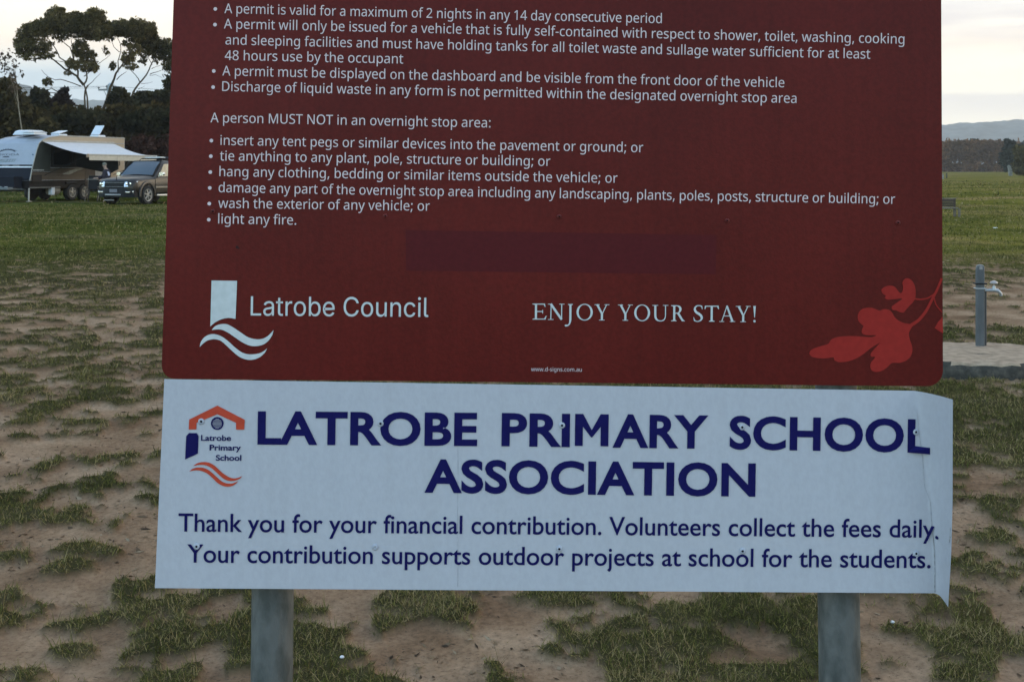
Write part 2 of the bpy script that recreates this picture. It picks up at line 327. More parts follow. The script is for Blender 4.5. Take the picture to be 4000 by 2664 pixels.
FONT_BOLD="""L380|60,0 60,480 162,480 162,84 357,84 357,0
P422|60,0 60,480 214,480 270,475 315,462 349,440 373,410 387,373 392,330 390,303 384,276 374,252 360,229 340,209 316,193 286,180 249,173 206,171 162,171 162,0|162,254 195,254 222,256 245,261 264,271 278,285 286,303 289,326 280,365 253,388 208,396 162,396
S370|167,-7 118,-4 73,6 31,22 31,117 102,90 126,83 150,79 175,77 207,81 228,92 240,108 244,128 237,153 217,172 198,183 176,195 150,207 114,225 77,253 61,272 48,293 39,319 36,350 41,390 56,423 80,450 113,470 152,482 199,486 223,485 247,482 270,478 341,453 308,373 249,394 223,400 195,402 170,398 151,388 140,373 136,353 141,330 158,313 176,302 199,290 226,277 250,265 271,253 289,241 312,220 329,196 337,178 342,157 343,133 338,93 323,59 297,31 262,10 219,-2
a406|142,-7 111,-4 84,6 60,22 43,44 32,73 28,109 33,145 46,174 69,196 101,212 142,222 192,226 256,228 256,244 252,269 241,287 223,297 199,300 172,298 146,292 95,273 62,341 83,351 105,359 128,365 152,370 177,373 203,374 248,371 286,360 316,342 338,317 351,285 355,244 355,0 285,0 266,50 263,50 247,32 231,17 214,7 194,-1 170,-5|179,66 209,71 234,86 250,109 256,140 256,170 217,169 188,166 166,160 150,151 136,132 131,109 134,89 144,76 160,69
b425|254,-7 229,-5 208,0 190,8 169,23 152,40 146,40 129,0 52,0 52,510 152,510 152,392 151,351 148,319 152,319 170,340 192,358 210,366 232,372 257,373 295,368 328,352 357,325 378,288 391,241 395,184 391,126 378,79 356,42 327,15 293,-1|226,75 253,82 275,103 285,125 291,152 293,185 291,218 285,245 274,266 253,287 224,293 191,287 170,269 161,250 155,226 152,195 152,185 154,152 159,125 168,103 182,87 201,78
c345|201,-7 151,-2 109,13 75,39 50,75 35,122 30,181 33,223 40,260 53,291 70,317 91,337 117,353 145,364 176,371 210,373 234,373 256,370 276,366 324,349 295,271 251,287 210,293 167,281 141,244 132,182 135,148 141,121 153,101 168,86 187,77 210,75 240,77 266,83 290,93 313,106 313,21 290,8 265,0 247,-4 226,-6
e397|218,-7 183,-4 151,2 121,14 95,30 73,50 54,76 41,106 33,141 30,181 33,221 40,257 52,288 69,314 89,335 113,352 140,364 170,371 203,373 251,369 291,354 324,330 348,297 363,256 368,207 368,158 132,158 135,132 143,110 157,92 175,79 197,71 223,68 246,69 267,71 287,75 307,80 327,88 347,97 347,19 329,11 310,5 290,0 269,-4 245,-6|134,225 274,225 269,256 257,280 235,297 204,302 178,298 156,283 145,269 138,249
h441|52,0 52,510 152,510 152,406 151,355 148,320 153,320 166,337 181,350 198,361 217,368 238,372 259,373 296,370 328,359 355,342 375,316 387,282 391,239 391,0 291,0 291,214 284,258 265,285 232,293 205,290 184,280 170,262 160,238 154,209 152,173 152,0
i205|103,412 82,415 64,423 52,438 48,461 52,485 64,500 82,508 103,510 123,508 141,500 153,485 157,461 153,438 141,423 123,415|52,0 52,367 152,367 152,0
l205|52,0 52,510 152,510 152,0
m660|52,0 52,367 129,367 142,320 148,320 160,337 176,350 194,361 213,368 234,372 255,373 280,372 303,368 323,360 348,344 366,320 375,320 387,337 403,350 421,361 442,368 462,372 483,373 521,370 553,359 577,342 595,316 606,282 609,239 609,0 509,0 509,214 503,258 485,285 454,293 430,290 411,281 398,265 388,244 383,217 381,184 381,0 281,0 281,214 275,258 256,285 226,293 201,290 182,280 168,262 159,238 154,209 152,173 152,0
o416|207,-7 174,-4 144,3 116,15 91,32 70,54 53,80 40,111 33,145 30,184 36,240 51,287 78,324 114,352 157,368 209,373 242,371 272,364 300,351 325,334 346,313 363,287 375,257 383,223 385,184 380,128 364,81 337,43 302,15 258,-1|208,74 232,77 251,86 266,102 276,123 281,151 283,184 281,217 276,244 266,266 251,281 232,290 208,293 184,290 164,281 150,266 140,244 134,217 132,184 134,151 140,123 150,102 164,86 184,77
r305|52,0 52,367 128,367 143,305 148,305 160,323 175,339 192,353 212,364 234,371 257,373 275,373 291,371 283,277 270,279 254,280 229,278 205,271 184,259 167,242 156,218 152,187 152,0
t292|178,-7 147,-4 119,4 96,19 78,41 70,61 65,86 63,115 63,291 15,291 15,334 71,367 99,445 163,445 163,367 266,367 266,291 163,291 163,115 166,97 175,84 189,76 207,73 239,77 270,85 270,10 230,-2
y382|74,-161 45,-160 23,-156 23,-77 41,-79 62,-81 91,-76 112,-61 129,-40 140,-15 146,3 0,367 109,367 179,161 187,130 191,97 193,97 198,130 207,161 275,367 382,367 227,-47 211,-82 191,-110 166,-133 138,-148 107,-158
 175|"""
FONT_PLAIN="""C510|267,-7 225,-3 186,7 150,25 119,49 92,79 70,115 53,157 44,203 40,254 44,305 53,352 70,393 92,429 119,459 150,484 186,501 225,512 267,516 293,514 317,511 340,504 362,496 383,485 402,471 419,456 435,438 448,418 459,397 467,373 473,348 408,348 401,373 389,395 375,413 357,428 337,440 315,449 292,454 267,456 237,453 209,445 184,432 161,414 141,391 125,364 113,332 106,295 103,254 106,213 113,177 125,145 141,117 161,94 184,76 210,63 237,56 267,53 292,55 315,60 337,69 357,81 375,96 389,114 401,136 408,160 473,160 467,135 459,112 448,91 435,71 420,53 402,38 383,24 363,13 341,5 317,-2 293,-6
L393|60,0 60,509 125,509 125,57 361,57 361,0
a389|160,-9 137,-7 115,-3 94,5 76,15 60,29 48,45 38,63 32,84 30,108 34,138 43,161 58,179 78,193 100,203 125,211 178,220 234,227 252,230 265,235 273,243 276,255 276,257 273,279 267,297 256,311 240,322 220,329 196,331 171,329 149,322 132,313 118,301 107,288 100,274 41,291 51,313 64,331 79,346 95,358 114,368 133,375 153,380 173,383 194,384 239,379 263,372 286,360 306,343 322,320 330,301 335,278 337,251 337,0 277,0 277,52 272,52 252,25 236,12 215,1 190,-6|170,45 202,49 228,59 248,74 263,93 272,115 276,138 276,190 259,182 231,176 200,171 175,168 134,159 117,150 103,139 95,124 92,105 94,87 102,72 114,61 130,52 149,47
b424|229,-8 198,-5 172,4 153,17 138,31 118,59 112,59 112,0 53,0 53,509 114,509 114,319 118,319 137,346 152,360 171,373 197,381 229,384 259,382 287,374 313,361 335,342 354,320 370,293 381,261 388,227 390,189 388,151 381,116 370,84 355,57 336,34 313,16 288,3 260,-6|220,47 242,49 262,55 279,66 294,80 306,97 316,117 323,139 327,163 328,189 327,215 323,239 316,261 307,281 295,298 280,311 262,322 243,328 220,330 198,328 178,322 161,312 147,299 134,282 125,263 118,241 114,216 113,189 114,162 118,138 125,115 135,95 147,78 162,65 179,55 198,49
c395|207,-8 174,-5 144,3 117,16 93,35 72,58 56,85 44,116 37,150 34,187 37,225 44,260 56,291 72,318 93,341 117,360 144,374 174,382 207,384 234,383 260,377 284,368 305,356 324,341 340,322 353,301 362,277 303,262 290,289 270,311 242,325 207,330 184,328 163,321 145,310 130,296 118,278 108,258 102,236 98,212 96,187 98,163 102,139 108,117 118,97 130,80 145,66 163,55 184,49 207,46 243,52 271,66 292,89 304,117 363,102 354,78 341,56 325,37 306,21 285,9 261,-1 235,-6
e403|212,-8 177,-5 145,3 117,16 92,35 72,58 56,85 44,116 37,150 34,187 36,224 44,258 55,290 71,317 91,340 115,359 142,373 172,382 205,384 226,383 246,380 266,374 285,366 303,355 319,341 334,324 347,305 357,282 365,256 370,227 371,194 371,169 75,169 75,221 338,221 310,202 308,226 304,248 298,269 283,294 263,314 237,326 205,330 183,328 164,323 146,313 125,294 109,270 99,241 96,211 96,178 98,151 102,127 110,106 121,88 135,73 151,61 169,53 190,48 212,46 234,48 254,53 271,61 285,73 297,88 306,105 365,91 353,63 335,39 320,26 302,14 283,4 261,-3 237,-7
i166|53,0 53,379 114,379 114,0|84,443 67,446 54,455 44,468 41,483 44,499 54,512 67,521 84,524 100,521 114,512 123,499 126,483 123,468 114,455 100,446
l189|139,-2 112,0 91,8 74,20 62,37 55,59 53,84 53,509 114,509 114,99 115,77 120,62 130,54 146,52 160,53 170,54 181,3 162,-1
n409|114,227 114,0 53,0 53,379 112,379 112,287 102,287 116,319 132,344 152,362 175,374 200,382 227,384 252,383 275,377 295,369 313,356 328,340 341,321 350,298 355,271 357,240 357,0 296,0 296,235 293,263 286,286 273,304 256,318 235,326 210,329 184,326 161,317 141,303 126,283 117,257
o415|207,-8 174,-5 144,3 117,16 93,35 72,58 56,85 44,116 37,150 34,187 37,225 44,260 56,291 72,318 93,341 117,360 144,374 174,382 207,384 241,382 271,374 299,360 323,341 343,318 359,291 371,260 379,225 381,187 379,150 371,116 359,85 343,58 323,35 299,16 271,3 241,-5|207,46 231,49 252,55 270,66 285,80 298,97 307,117 314,139 318,163 319,187 318,212 314,236 307,258 298,278 285,296 270,310 252,321 231,328 207,330 184,328 163,321 145,310 130,296 118,278 108,258 102,236 98,212 96,187 98,163 102,139 108,117 118,97 130,80 145,66 163,55 184,49
r259|53,0 53,379 112,379 112,321 115,321 130,347 152,367 171,377 191,383 213,385 229,384 243,384 243,322 230,324 207,326 182,323 159,315 140,301 126,284 117,262 114,237 114,0
t227|204,379 204,327 6,327 6,379|65,471 126,471 126,98 128,76 136,61 150,53 170,50 185,51 202,54 213,2 192,-3 168,-4 138,-1 113,7 92,21 77,41 68,64 65,93
u410|182,-5 158,-3 135,2 115,11 97,23 82,39 69,59 60,82 54,109 53,139 53,379 114,379 114,144 116,117 124,94 137,75 154,61 175,53 200,50 226,53 249,62 268,77 283,97 293,122 296,153 296,379 357,379 357,0 298,0 298,92 307,92 294,60 277,35 257,17 234,5 209,-3
 187|"""
# ------------------------------------------------------------------ ground, hills
def cover(x, y):
    """share of the ground under grass: bare and trodden near the sign, closed turf further off"""
    D = np.sqrt(x * x + y * y)
    dl = np.interp(D, [2.5, 3.6, 4.3, 5.2, 6.3, 7.0, 8.2, 9.5, 11.6, 12.5, 16.0, 18, 28, 34], [0.66, 0.58, 0.44, 0.33, 0.32, 0.38, 0.68, 0.70, 0.46, 0.52, 0.80, 0.90, 0.97, 1.0])
    dr = np.interp(D, [2.5, 3.6, 4.3, 5.2, 6.0, 6.5, 8.2, 9.3, 11.6, 12.4, 15.5, 17, 21, 24], [0.66, 0.60, 0.45, 0.28, 0.45, 0.90, 0.92, 0.60, 0.75, 0.22, 0.25, 0.66, 0.86, 1.0])
    w = sstep(-0.05, 0.12, x / np.maximum(D, 0.1))
    return dl * (1 - w) + dr * w
def grass_mask(x, y):
    D = np.sqrt(x * x + y * y)
    k = np.interp(D, [3, 8, 16, 30, 60], [1.0, 0.85, 0.6, 0.4, 0.25])
    n = 0.55 * fbm(x * 5.2, y * 3.8, 3, 4) + 0.25 * fbm(x * 17, y * 14, 33, 2) + 0.20 * fbm(x * 1.0, y * 1.2, 21, 3)
    # noise has mean .5; turn the wanted cover into a threshold
    c = cover(x, y)
    th = np.interp(c, [0, 0.2, 0.3, 0.4, 0.5, 0.6, 0.75, 0.9, 1.0], [0.80, 0.575, 0.546, 0.523, 0.502, 0.481, 0.442, 0.38, 0.10])
    m = sstep(th - 0.015, th + 0.05, n)
    # separate tufts: one possible tuft to a cell, more and wider ones where the cover is closer
    cs = 0.34
    best = np.full(np.shape(x), -1.0)
    wx = x + (fbm(x * 6, y * 6, 91, 2) - 0.5) * 0.14; wy = y + (fbm(x * 6, y * 6, 95, 2) - 0.5) * 0.10
    ix = np.floor(wx / cs); iy = np.floor(wy / cs)
    for dx in (-1, 0, 1):
        for dy in (-1, 0, 1):
            a, b = ix + dx, iy + dy
            h1 = vnoise(a, b, 101); h2 = vnoise(a, b, 102); h3 = vnoise(a, b, 103); h4 = vnoise(a, b, 104)
            rx = (0.05 + 0.17 * h3 * h3) * (0.75 + 0.7 * c); ry = rx * 0.72
            d = np.sqrt(((wx - (a + h1) * cs) / rx) ** 2 + ((wy - (b + h2) * cs) / ry) ** 2)
            v = 1 - d
            v = np.where(h4 < np.clip(c * 1.35, 0, 1), v, -1.0)
            best = np.maximum(best, v)
    t = best + (fbm(x * 15, y * 15, 55, 3) - 0.5) * 0.75
    mt = sstep(0.02, 0.42, t)
    near = 1 - sstep(14.0, 20.0, D)
    m = m * (1 - near) + near * np.maximum(mt, sstep(th + 0.020, th + 0.085, n))
    return m, n
def ground_z(x, y, m=None):
    if m is None: m, _ = grass_mask(x, y)
    D = np.sqrt(x * x + y * y)
    f = np.interp(D, [0, 12, 40], [1, 1, 0])
    z = 0.022 * m * f + (fbm(x * 1.3, y * 1.3, 40, 3) - 0.5) * 0.05 * f + (fbm(x * 9, y * 9, 44, 3) - 0.5) * 0.014 * f
    return z

def dirt_material():
    m = bpy.data.materials.new('bare_earth_and_turf'); m.use_nodes = True
    t = m.node_tree; n, l = t.nodes, t.links
    b = n['Principled BSDF']; b.inputs['Roughness'].default_value = 0.95; b.inputs['Specular IOR Level'].default_value = 0.0
    geo = n.new('ShaderNodeNewGeometry')
    def noise(sc, det=5, st=None, rough=0.55):
        z = n.new('ShaderNodeTexNoise'); z.inputs['Scale'].default_value = sc; z.inputs['Detail'].default_value = det; z.inputs['Roughness'].default_value = rough
        if st:
            p = n.new('ShaderNodeMapping'); p.inputs['Scale'].default_value = st; l.new(geo.outputs['Position'], p.inputs[0]); l.new(p.outputs[0], z.inputs['Vector'])
        else: l.new(geo.outputs['Position'], z.inputs['Vector'])
        return z.outputs['Fac']
    def ramp(src, stops):
        r = n.new('ShaderNodeValToRGB'); e = r.color_ramp.elements
        while len(e) < len(stops): e.new(0.5)
        for q, (p, c) in zip(e, stops): q.position = p; q.color = (*c, 1)
        l.new(src, r.inputs[0]); return r.outputs[0]
    def mix(f, a, c, mode='MIX'):
        x = n.new('ShaderNodeMix'); x.data_type = 'RGBA'; x.blend_type = mode
        for s, v in ((x.inputs[0], f), (x.inputs[6], a), (x.inputs[7], c)):
            if isinstance(v, tuple): s.default_value = (*v, 1)
            elif isinstance(v, (int, float)): s.default_value = v
            else: l.new(v, s)
        return x.outputs[2]
    at = n.new('ShaderNodeAttribute'); at.attribute_name = 'grass'
    sp = n.new('ShaderNodeSeparateColor'); l.new(at.outputs['Color'], sp.inputs[0])
    dirt = ramp(noise(2.1, 6), [(0.35, DIRT_A), (0.52, DIRT_B), (0.68, DIRT_C)])
    dirt = mix(0.55, dirt, ramp(noise(45, 6, (1, 0.8, 1), 0.7), [(0.30, (0.25, 0.24, 0.23)), (0.48, (0.90, 0.90, 0.90)), (0.72, (1.45, 1.43, 1.4))]), 'MULTIPLY')
    # bits of dry litter lying on the earth
    litter = ramp(noise(120, 3, (0.5, 1.6, 1), 0.6), [(0.625, (0, 0, 0)), (0.68, (1, 1, 1))])
    dirt = mix(litter, dirt, (0.050, 0.040, 0.032))
    turf = ramp(noise(5.0, 6), [(0.30, TURF_A), (0.5, TURF_B), (0.72, TURF_C)])
    turf = mix(0.6, turf, ramp(noise(0.9, 5, (0.5, 1.6, 1)), [(0.3, (0.55, 0.6, 0.6)), (0.5, (1, 1, 1)), (0.72, (1.5, 1.28, 1.1))]), 'MULTIPLY')
    far = ramp(noise(0.22, 6, (0.6, 1.0, 1)), [(0.38, FIELD_A), (0.50, FIELD_B), (0.64, FIELD_C)])
    far = mix(0.95, far, ramp(noise(1.7, 4, (0.6, 0.5, 1)), [(0.32, (0.45, 0.5, 0.42)), (0.5, (1, 1, 1)), (0.7, (1.5, 1.32, 1.3))]), 'MULTIPLY')
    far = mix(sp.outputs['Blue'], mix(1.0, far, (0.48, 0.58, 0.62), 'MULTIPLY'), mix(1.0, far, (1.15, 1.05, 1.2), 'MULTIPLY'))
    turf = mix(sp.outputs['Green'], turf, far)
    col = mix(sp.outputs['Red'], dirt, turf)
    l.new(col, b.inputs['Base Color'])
    bn = n.new('ShaderNodeBump'); bn.inputs['Strength'].default_value = 0.7; bn.inputs['Distance'].default_value = 0.012
    l.new(noise(60, 6, None, 0.7), bn.inputs['Height']); l.new(bn.outputs[0], b.inputs['Normal'])
    return m
DIRT_A, DIRT_B, DIRT_C = (0.150, 0.090, 0.052), (0.230, 0.146, 0.088), (0.300, 0.200, 0.126)
TURF_A, TURF_B, TURF_C = (0.030, 0.026, 0.012), (0.046, 0.039, 0.018), (0.072, 0.058, 0.030)
FIELD_A, FIELD_B, FIELD_C = (0.066, 0.070, 0.012), (0.104, 0.100, 0.017), (0.165, 0.122, 0.046)

def build_ground():
    fine = np.concatenate([np.radians(np.arange(-36, 36, 0.11))])
    rest = np.radians(np.arange(36, 324, 4.0))
    th = np.concatenate([fine, rest])
    rr = [0.02, 0.5, 1.0, 1.6, 2.2]
    r = 2.6
    while r < 60: rr.append(r); r *= 1.0085
    while r < 3300: rr.append(r); r *= 1.07
    rr = np.array(rr + [3300.0])
    TH, RR = np.meshgrid(th, rr)
    X = RR * np.sin(TH); Y = RR * np.cos(TH)
    m, nn = grass_mask(X, Y)
    Z = ground_z(X, Y, m)
    nr, na = X.shape
    V = np.stack([X.ravel(), Y.ravel(), Z.ravel()], 1)
    i, j = np.meshgrid(np.arange(nr - 1), np.arange(na), indexing='ij')
    a = (i * na + j).ravel(); b2 = (i * na + (j + 1) % na).ravel()
    Fc = np.stack([a, a + na, b2 + na, b2], 1)[:, ::-1]
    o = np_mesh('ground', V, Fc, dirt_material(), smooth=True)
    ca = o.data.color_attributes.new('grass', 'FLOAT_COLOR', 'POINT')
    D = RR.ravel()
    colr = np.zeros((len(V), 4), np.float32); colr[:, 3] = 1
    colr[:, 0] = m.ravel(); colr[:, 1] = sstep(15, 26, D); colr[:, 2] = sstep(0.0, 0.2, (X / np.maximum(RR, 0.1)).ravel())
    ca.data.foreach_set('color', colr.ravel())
    tag(o, kind='structure')
    return o
ground = build_ground()

def build_grass():
    VV = []; FF = []; base = 0
    def ring(r0, r1, dens, hl, wid, amax):
        nonlocal base
        area = (r1 ** 2 - r0 ** 2) * R(amax)
        n = int(area * dens)
        r = np.sqrt(RNG.uniform(r0 ** 2, r1 ** 2, n)); a = RNG.uniform(-R(amax), R(amax), n)
        x = r * np.sin(a); y = r * np.cos(a)
        m, nn = grass_mask(x, y)
        keep = RNG.uniform(0, 1, n) < m * 0.96 + 0.015
        # no blades through the concrete slab
        keep &= ~((((x - SLAB[0]) / (SLAB[2] + 0.03)) ** 2 + ((y - SLAB[1]) / (SLAB[3] + 0.03)) ** 2) < 1)
        x, y, m = x[keep], y[keep], m[keep]; n = len(x)
        z = ground_z(x, y, m)
        h = hl * RNG.gamma(5, 0.2, n) * (0.45 + 0.75 * m)
        yaw = RNG.uniform(0, 2 * math.pi, n); lean = RNG.beta(2.2, 1.25, n) * 1.5
        dx = np.cos(yaw) * np.sin(lean); dy = np.sin(yaw) * np.sin(lean); dz = np.cos(lean)
        w = wid * RNG.uniform(0.6, 1.4, n)
        ya = RNG.uniform(0, math.pi, n)
        px, py = np.cos(ya) * w, np.sin(ya) * w
        P = np.stack([x, y, z - 0.004], 1); Dv = np.stack([dx, dy, dz], 1); S = np.stack([px, py, 0 * px], 1)
        droop = np.stack([0 * h, 0 * h, -0.22 * h * np.sin(lean)], 1)
        mid = P + Dv * (h * 0.55)[:, None]
        tip = P + Dv * h[:, None] + droop
        V = np.stack([P - S, P + S, mid + S * 0.75, mid - S * 0.75, tip], 1).reshape(-1, 3)
        k = base + np.arange(n) * 5
        VV.append(V); FF.append(np.stack([k, k + 1, k + 2], 1)); FF.append(np.stack([k, k + 2, k + 3], 1)); FF.append(np.stack([k + 3, k + 2, k + 4], 1))
        base += 5 * n
    ring(2.7, 4.2, 34000, 0.022, 0.0010, 30)
    ring(4.2, 6.0, 20000, 0.022, 0.0012, 30)
    ring(6.0, 9.0, 10000, 0.024, 0.0017, 30)
    ring(9.0, 15.0, 3400, 0.026, 0.0026, 29)
    ring(15.0, 26.0, 520, 0.036, 0.0045, 28)
    ring(26.0, 50.0, 140, 0.05, 0.008, 28)
    ring(50.0, 140.0, 4, 0.10, 0.03, 27)
    m = bpy.data.materials.new('grass_blades'); m.use_nodes = True
    t = m.node_tree; n, l = t.nodes, t.links
    b = n['Principled BSDF']; b.inputs['Roughness'].default_value = 0.75; b.inputs['Specular IOR Level'].default_value = 0.0
    geo = n.new('ShaderNodeNewGeometry')
    z = n.new('ShaderNodeTexNoise'); z.inputs['Scale'].default_value = 1.7; z.inputs['Detail'].default_value = 4; l.new(geo.outputs['Position'], z.inputs['Vector'])
    ad = n.new('ShaderNodeMath'); ad.operation = 'MULTIPLY_ADD'; ad.inputs[1].default_value = 0.62
    l.new(geo.outputs['Random Per Island'], ad.inputs[0])
    sb = n.new('ShaderNodeMath'); sb.operation = 'SUBTRACT'; sb.inputs[1].default_value = 0.29; l.new(z.outputs['Fac'], sb.inputs[0]); l.new(sb.outputs[0], ad.inputs[2])
    r = n.new('ShaderNodeValToRGB'); e = r.color_ramp.elements
    e.new(0.5); e.new(0.7)
    for q, (p, c) in zip(e, [(0.20, (0.024, 0.027, 0.008)), (0.40, (0.066, 0.068, 0.017)), (0.58, (0.130, 0.112, 0.032)), (0.78, (0.25, 0.180, 0.085))]): q.position = p; q.color = (*c, 1)
    l.new(ad.outputs[0], r.inputs[0]); l.new(r.outputs[0], b.inputs['Base Color'])
    o = np_mesh('grass', np.concatenate(VV), np.concatenate(FF), m)
    tag(o, 'short worn grass growing in tufts and mats across the bare earth', 'grass', kind='stuff')
def build_litter():
    n = 26000
    r = np.sqrt(RNG.uniform(2.8 ** 2, 9.5 ** 2, n)); a = RNG.uniform(-R(30), R(30), n); x = r * np.sin(a); y = r * np.cos(a)
    m, _ = grass_mask(x, y)
    k = (RNG.uniform(0, 1, n) > m) & (fbm(x * 2.2, y * 2.2, 77, 3) + RNG.uniform(-.25, .25, n) > 0.50); x, y, m = x[k], y[k], m[k]; n = len(x)
    z = ground_z(x, y, m) + 0.0025
    ya = RNG.uniform(0, math.pi, n); L_ = RNG.gamma(3, 0.0032, n); w = L_ * RNG.uniform(0.10, 0.5, n)
    ax = np.stack([np.cos(ya), np.sin(ya), RNG.normal(0, .18, n)], 1); sd_ = np.stack([-np.sin(ya), np.cos(ya), RNG.normal(0, .3, n)], 1)
    P = np.stack([x, y, z], 1)
    V = np.stack([P - ax * L_[:, None], P + sd_ * w[:, None], P + ax * L_[:, None], P - sd_ * w[:, None]], 1).reshape(-1, 3)
    m_ = bpy.data.materials.new('dry_litter'); m_.use_nodes = True; t = m_.node_tree; b = t.nodes['Principled BSDF']; b.inputs['Roughness'].default_value = 0.9; b.inputs['Specular IOR Level'].default_value = 0.0
    g = t.nodes.new('ShaderNodeNewGeometry'); rr = t.nodes.new('ShaderNodeValToRGB'); e = rr.color_ramp.elements; e.new(0.45); e.new(0.85)
    for q, (p, c) in zip(e, [(0.0, (.030, .022, .016)), (0.45, (.060, .040, .026)), (0.8, (.16, .11, .065)), (1.0, (.25, .19, .125))]): q.position = p; q.color = (*c, 1)
    t.links.new(g.outputs['Random Per Island'], rr.inputs[0]); t.links.new(rr.outputs[0], b.inputs['Base Color'])
    o = np_mesh('dry_litter', V, np.arange(4 * n).reshape(-1, 4), m_)
    tag(o, 'dry grass stalks and leaf litter strewn over the bare earth', 'litter', kind='stuff')
SLAB = (3.44, 8.80, 0.80, 0.52)
build_grass()
build_litter()

def hill(name, D, prof, depth, m, seed):
    """a long ridge: prof = (px, py) skyline at distance D; real depth front and back"""
    xs = np.linspace(prof[0][0], prof[-1][0], 420)
    tops = np.interp(xs, [p[0] for p in prof], [CAMZ - (p[1] - HY) / F * D for p in prof])
    X = (xs - CX) / F * D
    tops = tops + (fbm(X / 6.0, X * 0 + 3, seed, 4) - 0.5) * 9.0
    ts = np.linspace(-1, 1, 41)
    V = []
    for t in ts:
        s = np.cos(t * math.pi / 2) ** 1.3 if abs(t) < 1 else 0
        zz = -2 + (tops + 2) * s * (1 + 0.10 * (fbm(X / 90 + t * 2, X * 0 + t * 5, seed + 9, 3) - 0.5) * (abs(t) > 0.01))
        zz = zz + (fbm(X / 5.0, X * 0 + t * 30, seed + 5, 3) - 0.5) * 4 * s * (abs(t) > 0.01)
        V.append(np.stack([X, X * 0 + D + t * depth, zz], 1))
    V = np.concatenate(V); n = len(xs)
    i, j = np.meshgrid(np.arange(40), np.arange(n - 1), indexing='ij')
    a = (i * n + j).ravel()
    o = np_mesh(name, V, np.stack([a, a + 1, a + n + 1, a + n], 1), m, smooth=False)
    tag(o, kind='structure')
M_HILL = mat('forested_hill', (0.075, 0.085, 0.078), 1.0, var=0.45, scale=0.03, spec=0.0)
hill('hills', 2700, [(-1500, 420), (-500, 400), (-150, 395), (180, 400), (300, 388), (420, 396), (700, 400), (1400, 420), (2400, 470), (3300, 500), (3690, 492), (3740, 486), (3900, 476), (4000, 470), (4400, 455), (5600, 520)], 420, M_HILL, 61)
hill('hills', 1750, [(-1800, 600), (-900, 420), (-250, 300), (-60, 306), (40, 322), (90, 334), (140, 362), (190, 385), (260, 420), (380, 470), (700, 560), (1500, 655)], 260, M_HILL, 71)

def track():
    mb = MB(); mb.add([(-500, 392, .03), (900, 396, .03), (900, 404, .03), (-500, 400, .03)], [(0, 1, 2, 3)])
    tag(mb.build('track', mat('pale_gravel_track', (.21, .185, .15), .95, spec=0.0, var=.2, scale=.3), None), kind='structure')
track()
# the concrete slab round the tap
def slab():
    o = empty('concrete_slab', (SLAB[0], SLAB[1], 0))
    tag(o, 'low round weathered concrete slab the water tap stands on', 'concrete slab')
    mb = MB(); k = 72
    def rad(a, q): return 1 + q * 0.022 * math.sin(3 * a + 1) + q * 0.014 * math.sin(7 * a) + q * random.uniform(-0.010, 0.010)
    rings = []
    for (f, z, q) in ((1.02, -0.06, 1.5), (1.03, 0.015, 1.5), (1.015, 0.07, 1.5), (1.0, 0.105, 1.0), (0.975, 0.122, 0.8), (0.6, 0.126, 0.2), (0.05, 0.128, 0)):
        rings.append([(SLAB[2] * f * rad(2 * math.pi * i / k, q) * math.cos(2 * math.pi * i / k), SLAB[3] * f * rad(2 * math.pi * i / k, q) * math.sin(2 * math.pi * i / k), z + q * random.uniform(-0.006, 0.006)) for i in range(k)])
    mb.loft(rings, close=True)
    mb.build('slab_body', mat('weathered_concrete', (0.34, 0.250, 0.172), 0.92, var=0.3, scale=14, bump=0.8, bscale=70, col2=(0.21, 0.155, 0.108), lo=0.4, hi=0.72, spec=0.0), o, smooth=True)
    sb = o.children[0]; sb.data.materials.append(mat('dark_concrete_rim', (0.045, 0.042, 0.036), 0.95, var=0.3, scale=22, bump=0.9, bscale=60, col2=(0.085, 0.075, 0.062), lo=0.42, hi=0.7, spec=0.0))
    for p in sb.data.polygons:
        if p.normal.z < 0.62: p.material_index = 1  # steep side faces take a darker concrete than the top
    c = MB(); c.tube([(-0.07, -0.10, 0.126), (-0.02, -0.115, 0.126), (0.04, -0.118, 0.126), (0.10, -0.135, 0.126)], [0.002, 0.005, 0.006, 0.002], 6)
    c.build('crack', mat('damp_dirt', (0.10, 0.078, 0.058), 0.95, spec=0.0), o)
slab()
# ------------------------------------------------------------------ the two signs and their posts
D0, SA, SB = 1.81, 0.030, 0.050          # distance of the sign's plane, its turn to the right and its lean back
ROOT = Vector((0.0, D0, 0.0))
def fold_x(py): return float(np.interp(py, [1500, 1560, 1763, 2100, 2330], [3560, 3572, 3600, 3640, 3652]))
def edge_x(py): return float(np.interp(py, [1500, 1563, 1950, 2100, 2283, 2349], [3720, 3721, 3720, 3717, 3709, 3700]))
def bend(px, py):
    fx, ex = fold_x(py), edge_x(py)
    t = (px - fx) / (ex - fx)
    if t <= 0: return 0.0
    d = float(np.interp(py, [1500, 2349], [0.064, 0.036]))
    return d * min(t, 1.15) ** 1.35
def S(px, py, fwd=0.0, bent=False):
    """point on the sign's plane shown at (px, py); fwd metres toward the viewer"""
    rx, rz = (px - CX) / F, -(py - HY) / F
    t = D0 / (1 - SA * rx - SB * rz) - fwd
    if bent: t -= bend(px, py)
    return Vector((rx * t, t, CAMZ + rz * t)) - ROOT

